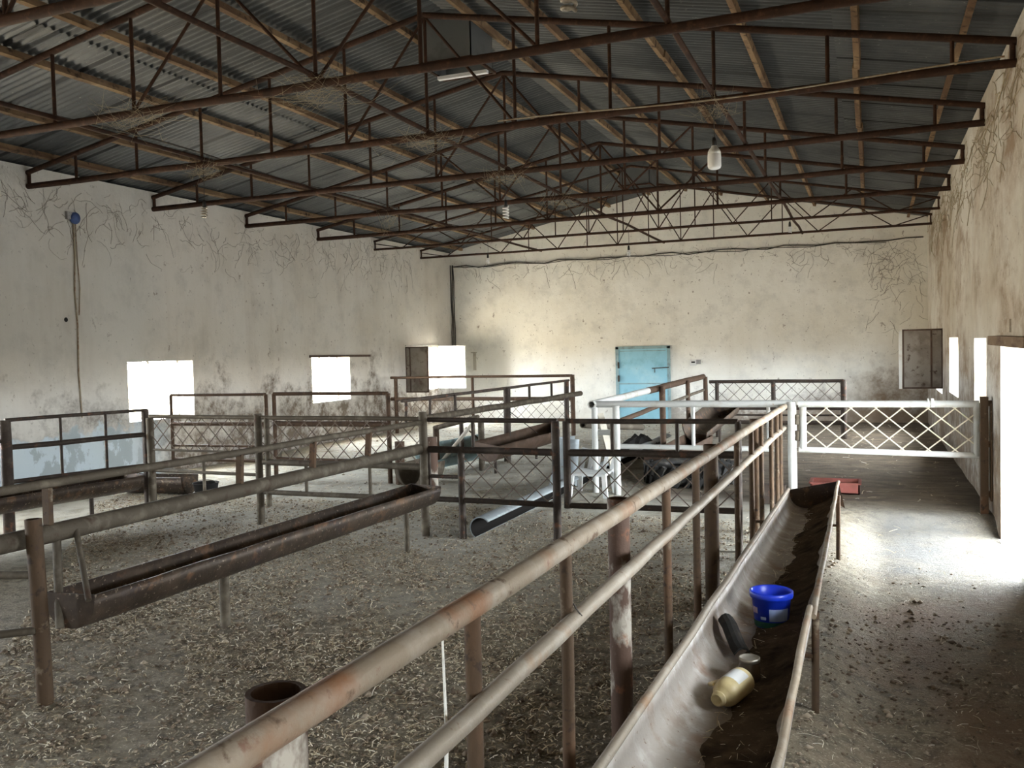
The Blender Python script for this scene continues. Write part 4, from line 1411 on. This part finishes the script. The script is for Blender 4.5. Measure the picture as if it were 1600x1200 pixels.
me_ = thing('meter', 'small white meter box on the wall right of blue door', 'meter', (-4.08, YE - .04, 1.45))
part(MB().box((-4.19, YE - .07, 1.38), (-4.03, YE, 1.53)), 'case', meterw_m, me_)
part(MB().box((-4.03, YE - .06, 1.42), (-3.93, YE, 1.53)), 'cover', meterg_m, me_)
part(MB().box((-4.15, YE - .073, 1.45), (-4.06, YE - .068, 1.49)), 'display', black_m, me_)

fn = thing('wall_fan', 'blue round fitting high on the left wall', 'fan', (XL + .06, 9.71, 3.95))
part(MB().lathe([(0, 0), (.07, 0), (.085, .02), (.085, .05), (.06, .075), (0, .085)], (XL + .0, 9.74, 3.96), 24, (1, 0, -.1)), 'body', bluebox_m, fn)
part(MB().box((XL, 9.60, 3.93), (XL + .05, 9.68, 4.04)), 'bracket', meterg_m, fn)
mb = MB().path([(XL + .02, 9.72, 3.88), (XL + .015, 9.73, 3.4), (XL + .015, 9.70, 2.9), (XL + .012, 9.73, 2.4), (XL + .012, 9.71, 1.7), (XL + .012, 9.74, 1.05)], .012, 7)
mb.path([(XL + .02, 9.76, 3.88), (XL + .015, 9.77, 3.35), (XL + .02, 9.79, 2.95), (XL + .012, 9.765, 2.55)], .008, 6)
o = mb.build('wall_cable', conduit_m)
tag(o, 'rust-stained cable running down left wall from the blue fitting', 'cable')
o = MB().lathe([(0, .004), (.03, .004), (.034, .0)], (XL, 9.54, 2.48), 16, (1, 0, 0)).build('wall_hole', black_m)
tag(o, 'small dark plugged hole in the left wall below blue fitting', 'plug')

# cable bundle in the far left corner
for k, (dx, dy) in enumerate(((.03, -.05), (.05, -.02), (.09, -.02))):
    pts = [(XL + dx + random.uniform(-.02, .02), YE + dy, z) for z in (4.25, 3.8, 3.3, 2.8, 2.4, 2.0)]
    o = MB().path(pts, .012, 6).build('corner_cable', cable_m)
    tag(o, 'dusty cable of the bundle hanging in the far left corner', 'cable', 'cables in the far left corner')
pts = [(XL + .1 + k * .38, YE - .03, 4.20 + .025 * math.sin(k * 1.7) - (.04 if k % 5 == 2 else 0)) for k in range(32)]
o = MB().path(pts, .014, 6).build('wall_cable', cable_m)
tag(o, 'sagging dusty cable strung along the far wall under the gable', 'cable')
pts = [(XL + .1 + k * .55, YE - .03, 4.17 + .03 * math.sin(k * 2.1 + 1)) for k in range(21)]
o = MB().path(pts, .009, 6).build('wall_cable', cable_m)
tag(o, 'thinner lower cable strung along the far wall under the gable', 'cable')
# cable clipped along the nearest bottom chords
pts = [(x, 9.0 - .06, ZB + .02 + .03 * math.sin(x * 1.3)) for x in np.linspace(-3.7, XR - .1, 24)]
o = MB().path(pts, .009, 6).build('lamp_cable', conduit_m)
tag(o, 'pale cable tied along the truss that carries the pear-shaped bulb', 'cable')
pts = [(-8.75 + .02 * math.sin(k), 3.0 + k * .9, 4.75 + .03 * math.sin(k * 1.1)) for k in range(20)]
o = MB().path(pts, .011, 6).build('roof_cable', cable_m)
tag(o, 'dark cable stretched along the left roof slope between purlins', 'cable')


def leaf(label, hinge, tip, z0, z1, sheet, edge, mid=.3):
    t = thing('shutter', label, 'shutter', (hinge[0], hinge[1], z0))
    d = Vector((tip[0] - hinge[0], tip[1] - hinge[1], 0))
    n = Vector((d.y, -d.x, 0)).normalized() * .012
    part(MB().beam(Vector((hinge[0], hinge[1], (z0 + z1) / 2)), Vector((tip[0], tip[1], (z0 + z1) / 2)), .012, z1 - z0), 'sheet', sheet, t)
    mb = MB()
    for z in (z0 + .015, z1 - .015):
        mb.beam(P(hinge, z), P(tip, z), .035, .03)
    for tt in (0.01, .99):
        q = lerp2(hinge, tip, tt)
        mb.beam(P(q, z0), P(q, z1), .03, .035)
    part(mb, 'frame', edge, t)
    q = lerp2(hinge, tip, mid)
    part(MB().beam(P(q, z0), P(q, z1), .03, .03), 'stile', shutterf_m, t)
    return t


leaf('grubby near shutter leaf of the corner window on left wall', (XL, 19.62), (XL + .62, 19.62), .88, 2.02, shutter_m, shutterf_m, .2)
leaf('bright white far shutter leaf of the corner window', (XL, 21.40), (XL + .80, 21.40), .90, 2.03, shutterw_m, shutterw_m, .98)
rl = leaf('grimy brown shutter leaf sticking out from the right wall', (XR, 17.85), (XR - .66, 17.85), 1.0, 2.09, shutter_m, shutterf_m, .28)
part(MB().beam((XR - .70, 17.86, 1.0), (XR - .70, 17.86, 2.06), .05, .05), 'closing_edge', shutterw_m, rl, 'white closing edge')
# bracket on the far wall beside the white leaf
o = MB().box((-10.12, YE - .05, 1.35), (-10.05, YE, 1.82)).box((-10.18, YE - .06, 1.82), (-10.02, YE, 1.85)).build('wall_bracket', plank_m)
tag(o, 'narrow pale bracket on the far wall right of white shutter', 'bracket')

# window structure: thin frames and iron lintels
for i, (a, b, c, d) in enumerate(WIN_L[3:]):
    mb = MB()
    xo = XL - TH + .05
    for p, q in (((a + .02, c), (a + .02, d)), ((b - .02, c), (b - .02, d)), ((a, c + .02), (b, c + .02)), ((a, d - .02), (b, d - .02)), ((a + .75, c), (a + .75, d))):
        mb.beam((xo, p[0], p[1]), (xo, q[0], q[1]), .03, .03)
    struct(mb.build('window_%d' % (i + 1), shutterw_m))
for i, (a, b, c, d) in enumerate(WIN_R[2:]):
    mb = MB()
    xo = XR + TH - .05
    for p, q in (((a + .02, c), (a + .02, d)), ((b - .02, c), (b - .02, d)), ((a, c + .02), (b, c + .02)), ((a, d - .02), (b, d - .02))):
        mb.beam((xo, p[0], p[1]), (xo, q[0], q[1]), .03, .03)
    struct(mb.build('window_%d' % (i + 4), shutterw_m))
struct(MB().beam((XL + .0, 15.5, 1.85), (XL + .0, 17.9, 1.83), .05, .05).build('trim_3', shutterf_m))
struct(MB().beam((XL + .0, 19.6, 2.05), (XL + .0, 21.5, 2.05), .06, .04).build('trim_4', concrete_m))
# rough timber lintel over the doorway
struct(MB().beam((XR + .02, 8.0, 1.855), (XR + .02, 10.32, 1.875), .22, .09).build('trim_5', lintel_m))
struct(MB().box((XR - .015, 9.35, 1.95), (XR + .02, 10.2, 2.07)).build('trim_6', wall_right_m))


# ------------------------------------------------------------------ cobwebs
def web_tuft(label, c, spread, n, mat=web_m, drop=.25):
    mb = MB()
    c = Vector(c)
    for k in range(n):
        p = c + Vector((random.gauss(0, spread[0]), random.gauss(0, spread[1]), random.gauss(0, spread[2])))
        q = c + Vector((random.gauss(0, spread[0]), random.gauss(0, spread[1]), random.gauss(0, spread[2]) - random.random() * drop * .5))
        m_ = p.lerp(q, .5) + Vector((0, 0, -random.random() * drop * .4))
        mb.path([p, p.lerp(m_, .6), m_, q], [.0007, .0013, .0015, .0006], 3, False)
    o = mb.build('cobweb', mat)
    return tag(o, label, 'cobweb', None, 'stuff')


web_tuft('thick straw-coloured cobweb clump on the chord at top left', (-6.7, 6.84, ZB + .03), (.28, .1, .09), 90)
web_tuft('dusty cobweb clump on the second truss left of its middle', (-4.62, 9.0, ZB + .0), (.3, .1, .08), 70)
web_tuft('dusty cobweb clump where tie pipe crosses nearest full truss', (-4.6, 6.86, ZB + .0), (.3, .1, .08), 80)
web_tuft('cobweb clump above the left spiral bulb', (-7.7, 9.0, ZB - .03), (.18, .08, .07), 60)
web_tuft('cobweb clump above the middle spiral bulb', (-4.6, 11.32, ZB), (.25, .1, .08), 60)
web_tuft('cobweb clump where the right tie pipe crosses the bulb truss', (-1.42, 9.0, ZB), (.15, .08, .1), 50)
web_tuft('cobweb clump hanging on the third truss', (-4.6, 13.63, ZB), (.25, .1, .1), 50)
web_tuft('cobweb hanging on the left of third truss', (-7.7, 13.63, ZB - .1), (.12, .08, .12), 45)


def wall_webs(label, axis, fixed, a0, a1, zfun, n, mat=webd_m, r=.0035, down=1.0, ky=1.0):
    """sooty branching strands stuck to a wall"""
    mb = MB()
    for k in range(n):
        a = random.uniform(a0, a1)
        z = zfun(a) - abs(random.gauss(0, .38 * down))
        ang = random.uniform(0, 2 * PI)
        pts = []
        for s_ in range(random.randint(3, 8)):
            pts.append((fixed, a, z) if axis == 'y' else (a, fixed, z))
            ang += random.uniform(-.8, .8)
            st = random.uniform(.03, .10)
            a += st * math.cos(ang) * ky
            z += st * math.sin(ang) - .02
        mb.path(pts, [r * random.uniform(.5, 1.1)] * len(pts), 3, False)
    o = mb.build('wall_web', mat)
    return tag(o, label, 'cobweb', None, 'stuff')


wall_webs('dark sooty web strands along the top of left wall', 'y', XL + .006, 7.5, 20, lambda a: 4.35, 330, r=.0027)
wall_webs('dark sooty web strands under the gable of the far wall', 'x', YE - .006, -10.3, 1.1, lambda a: 4.18, 170, r=.003, down=.4)
wall_webs('dark sooty web strands in the far right corner', 'x', YE - .006, -.1, 1.15, lambda a: 4.0, 90, r=.003, down=2.2)
wall_webs('dusty grey webs along the top of right wall', 'y', XR - .008, 7.5, 21, lambda a: 4.35, 240, web_m, .004, .8, 4.0)

# ------------------------------------------------------------------ litter on the floor
def straw(name, label, n, sampler, zfun, lmin, lmax, w, mat, lift=.012, tilt=.18):
    xy = sampler(n)
    n = len(xy)
    L = rng.uniform(lmin, lmax, n) * rng.choice([.45, .7, 1.0, 1.6], n, p=[.35, .35, .24, .06])
    W = rng.uniform(.55, 1.2, n) * w
    th = rng.uniform(0, PI * 2, n)
    tl = rng.normal(0, tilt, n)
    dx, dy, dz = np.cos(th) * np.cos(tl), np.sin(th) * np.cos(tl), np.sin(tl)
    nx, ny = -np.sin(th), np.cos(th)
    bend = rng.normal(0, .09, n) * L
    z0 = zfun(xy[:, 0], xy[:, 1]) + rng.uniform(.002, lift, n)
    V = np.zeros((n, 6, 3))
    for i, t in enumerate((-.5, 0, .5)):
        b = bend if i == 1 else 0
        cx = xy[:, 0] + dx * L * t + nx * b
        cy_ = xy[:, 1] + dy * L * t + ny * b
        cz = z0 + dz * L * t + np.abs(dz) * L * .5 * .5 + (.004 if i == 1 else 0)
        rollz = W * .5
        V[:, i * 2] = np.stack([cx + nx * W * .5, cy_ + ny * W * .5, cz + rollz * .3], 1)
        V[:, i * 2 + 1] = np.stack([cx - nx * W * .5, cy_ - ny * W * .5, cz - rollz * .3], 1)
    base = np.arange(n)[:, None] * 6
    F = np.concatenate([base + np.array([0, 1, 3, 2]), base + np.array([2, 3, 5, 4])])
    me = bpy.data.meshes.new(name)
    v = V.reshape(-1, 3)
    me.vertices.add(len(v))
    me.vertices.foreach_set('co', v.ravel())
    me.loops.add(F.size)
    me.loops.foreach_set('vertex_index', F.ravel())
    me.polygons.add(len(F))
    me.polygons.foreach_set('loop_start', np.arange(len(F)) * 4)
    me.polygons.foreach_set('loop_total', np.full(len(F), 4))
    me.update()
    me.validate()
    me.materials.append(mat)
    o = bpy.data.objects.new(name, me)
    C.objects.link(o)
    return tag(o, label, 'straw', None, 'stuff')


def samp_pen(n):
    y = 1.2 + 8.5 * rng.random(n * 2) ** 1.25
    x = rng.uniform(-9.5, -.95, n * 2)
    keep = (x > -.9 * y - 1.6)
    x, y = x[keep], y[keep]
    d = .5 + .25 * np.sin(x * 2.1 + 1.3 * np.sin(y * 1.7)) + .25 * np.sin(y * 2.9 + 1.1 * np.sin(x * 3.1)) + .15 * np.sin(x * 9 + y * 7) + .12 * np.sin(x * 17 - y * 13)
    k2 = rng.random(len(x)) < np.clip(d + .25, .12, 1)
    return np.stack([x[k2], y[k2]], 1)[:n]


def samp_cor(n):
    y = 2.2 + 6.5 * rng.random(n) ** 1.2
    x = rng.uniform(-.9, XR - .05, n)
    return np.stack([x, y], 1)


def samp_far(n):
    p = np.stack([rng.uniform(XL + .2, XR - .1, n), rng.uniform(9.0, 21.5, n)], 1)
    return p[(p[:, 0] < -3.0) | (rng.random(n) < .12)]


straw('straw_litter', 'chopped straw trodden over the near pen floor', 74000, samp_pen, fz, .022, .058, .0054, straw_m, .02)
straw('straw_litter', 'thin scatter of straw on the corridor floor', 3200, samp_cor, fz, .03, .09, .0032, straw_m, .01, .1)
straw('straw_litter', 'straw scattered over the far pens', 16000, samp_far, fz, .05, .12, .007, straw_m, .012)


def trough_z(x, y):
    t = (x + .84) / .53
    return .50 - .213 * np.sin(np.clip(np.arccos(np.clip(1 - 2 * t, -1, 1)), 0, PI)) ** .75 + .004


def samp_tr(n):
    y = rng.uniform(2.6, 8.9, n)
    return np.stack([-.52 + rng.normal(0, .07, n), y], 1)


straw('hay_scraps', 'hay scraps left along the bottom of the corridor trough', 700, samp_tr, trough_z, .05, .13, .003, straw_m, .015, .15)


def crumbs(n):
    xy = np.concatenate([samp_pen(n), samp_cor(n // 9), samp_far(n // 5)])
    xy = xy[~((xy[:, 0] > -.25) & (xy[:, 1] > 7.2) & (rng.random(len(xy)) < .85))]
    xy = xy[rng.random(len(xy)) < np.clip(1.25 - .14 * (xy[:, 1] - 4), .25, 1)]
    n = len(xy)
    s = rng.uniform(.006, .02, n) * rng.choice([.7, 1, 1.6], n, p=[.5, .4, .1])
    octa = np.array([(1, 0, 0), (0, 1, 0), (-1, 0, 0), (0, -1, 0), (0, 0, .7), (0, 0, -.5)], float)
    th = rng.uniform(0, PI, n)
    V = octa[None] * s[:, None, None] * rng.uniform(.6, 1.3, (n, 6, 1))
    c, sn = np.cos(th)[:, None], np.sin(th)[:, None]
    X = V[..., 0] * c - V[..., 1] * sn
    Y = V[..., 0] * sn + V[..., 1] * c
    V = np.stack([X + xy[:, :1], Y + xy[:, 1:], V[..., 2] + fz(xy[:, 0], xy[:, 1])[:, None] + .003], -1).reshape(-1, 3)
    tri = np.array([(0, 1, 4), (1, 2, 4), (2, 3, 4), (3, 0, 4), (1, 0, 5), (2, 1, 5), (3, 2, 5), (0, 3, 5)])
    F = (np.arange(n)[:, None, None] * 6 + tri[None]).reshape(-1, 3)
    me = bpy.data.meshes.new('dry_crumbs')
    me.vertices.add(len(V))
    me.vertices.foreach_set('co', V.ravel())
    me.loops.add(F.size)
    me.loops.foreach_set('vertex_index', F.ravel())
    me.polygons.add(len(F))
    me.polygons.foreach_set('loop_start', np.arange(len(F)) * 3)
    me.polygons.foreach_set('loop_total', np.full(len(F), 3))
    me.update()
    me.validate()
    me.materials.append(crumb_m)
    o = bpy.data.objects.new('dry_crumbs', me)
    C.objects.link(o)
    return tag(o, 'dry crumbs of manure trodden over the barn floor', 'manure', None, 'stuff')


crumbs(26000)
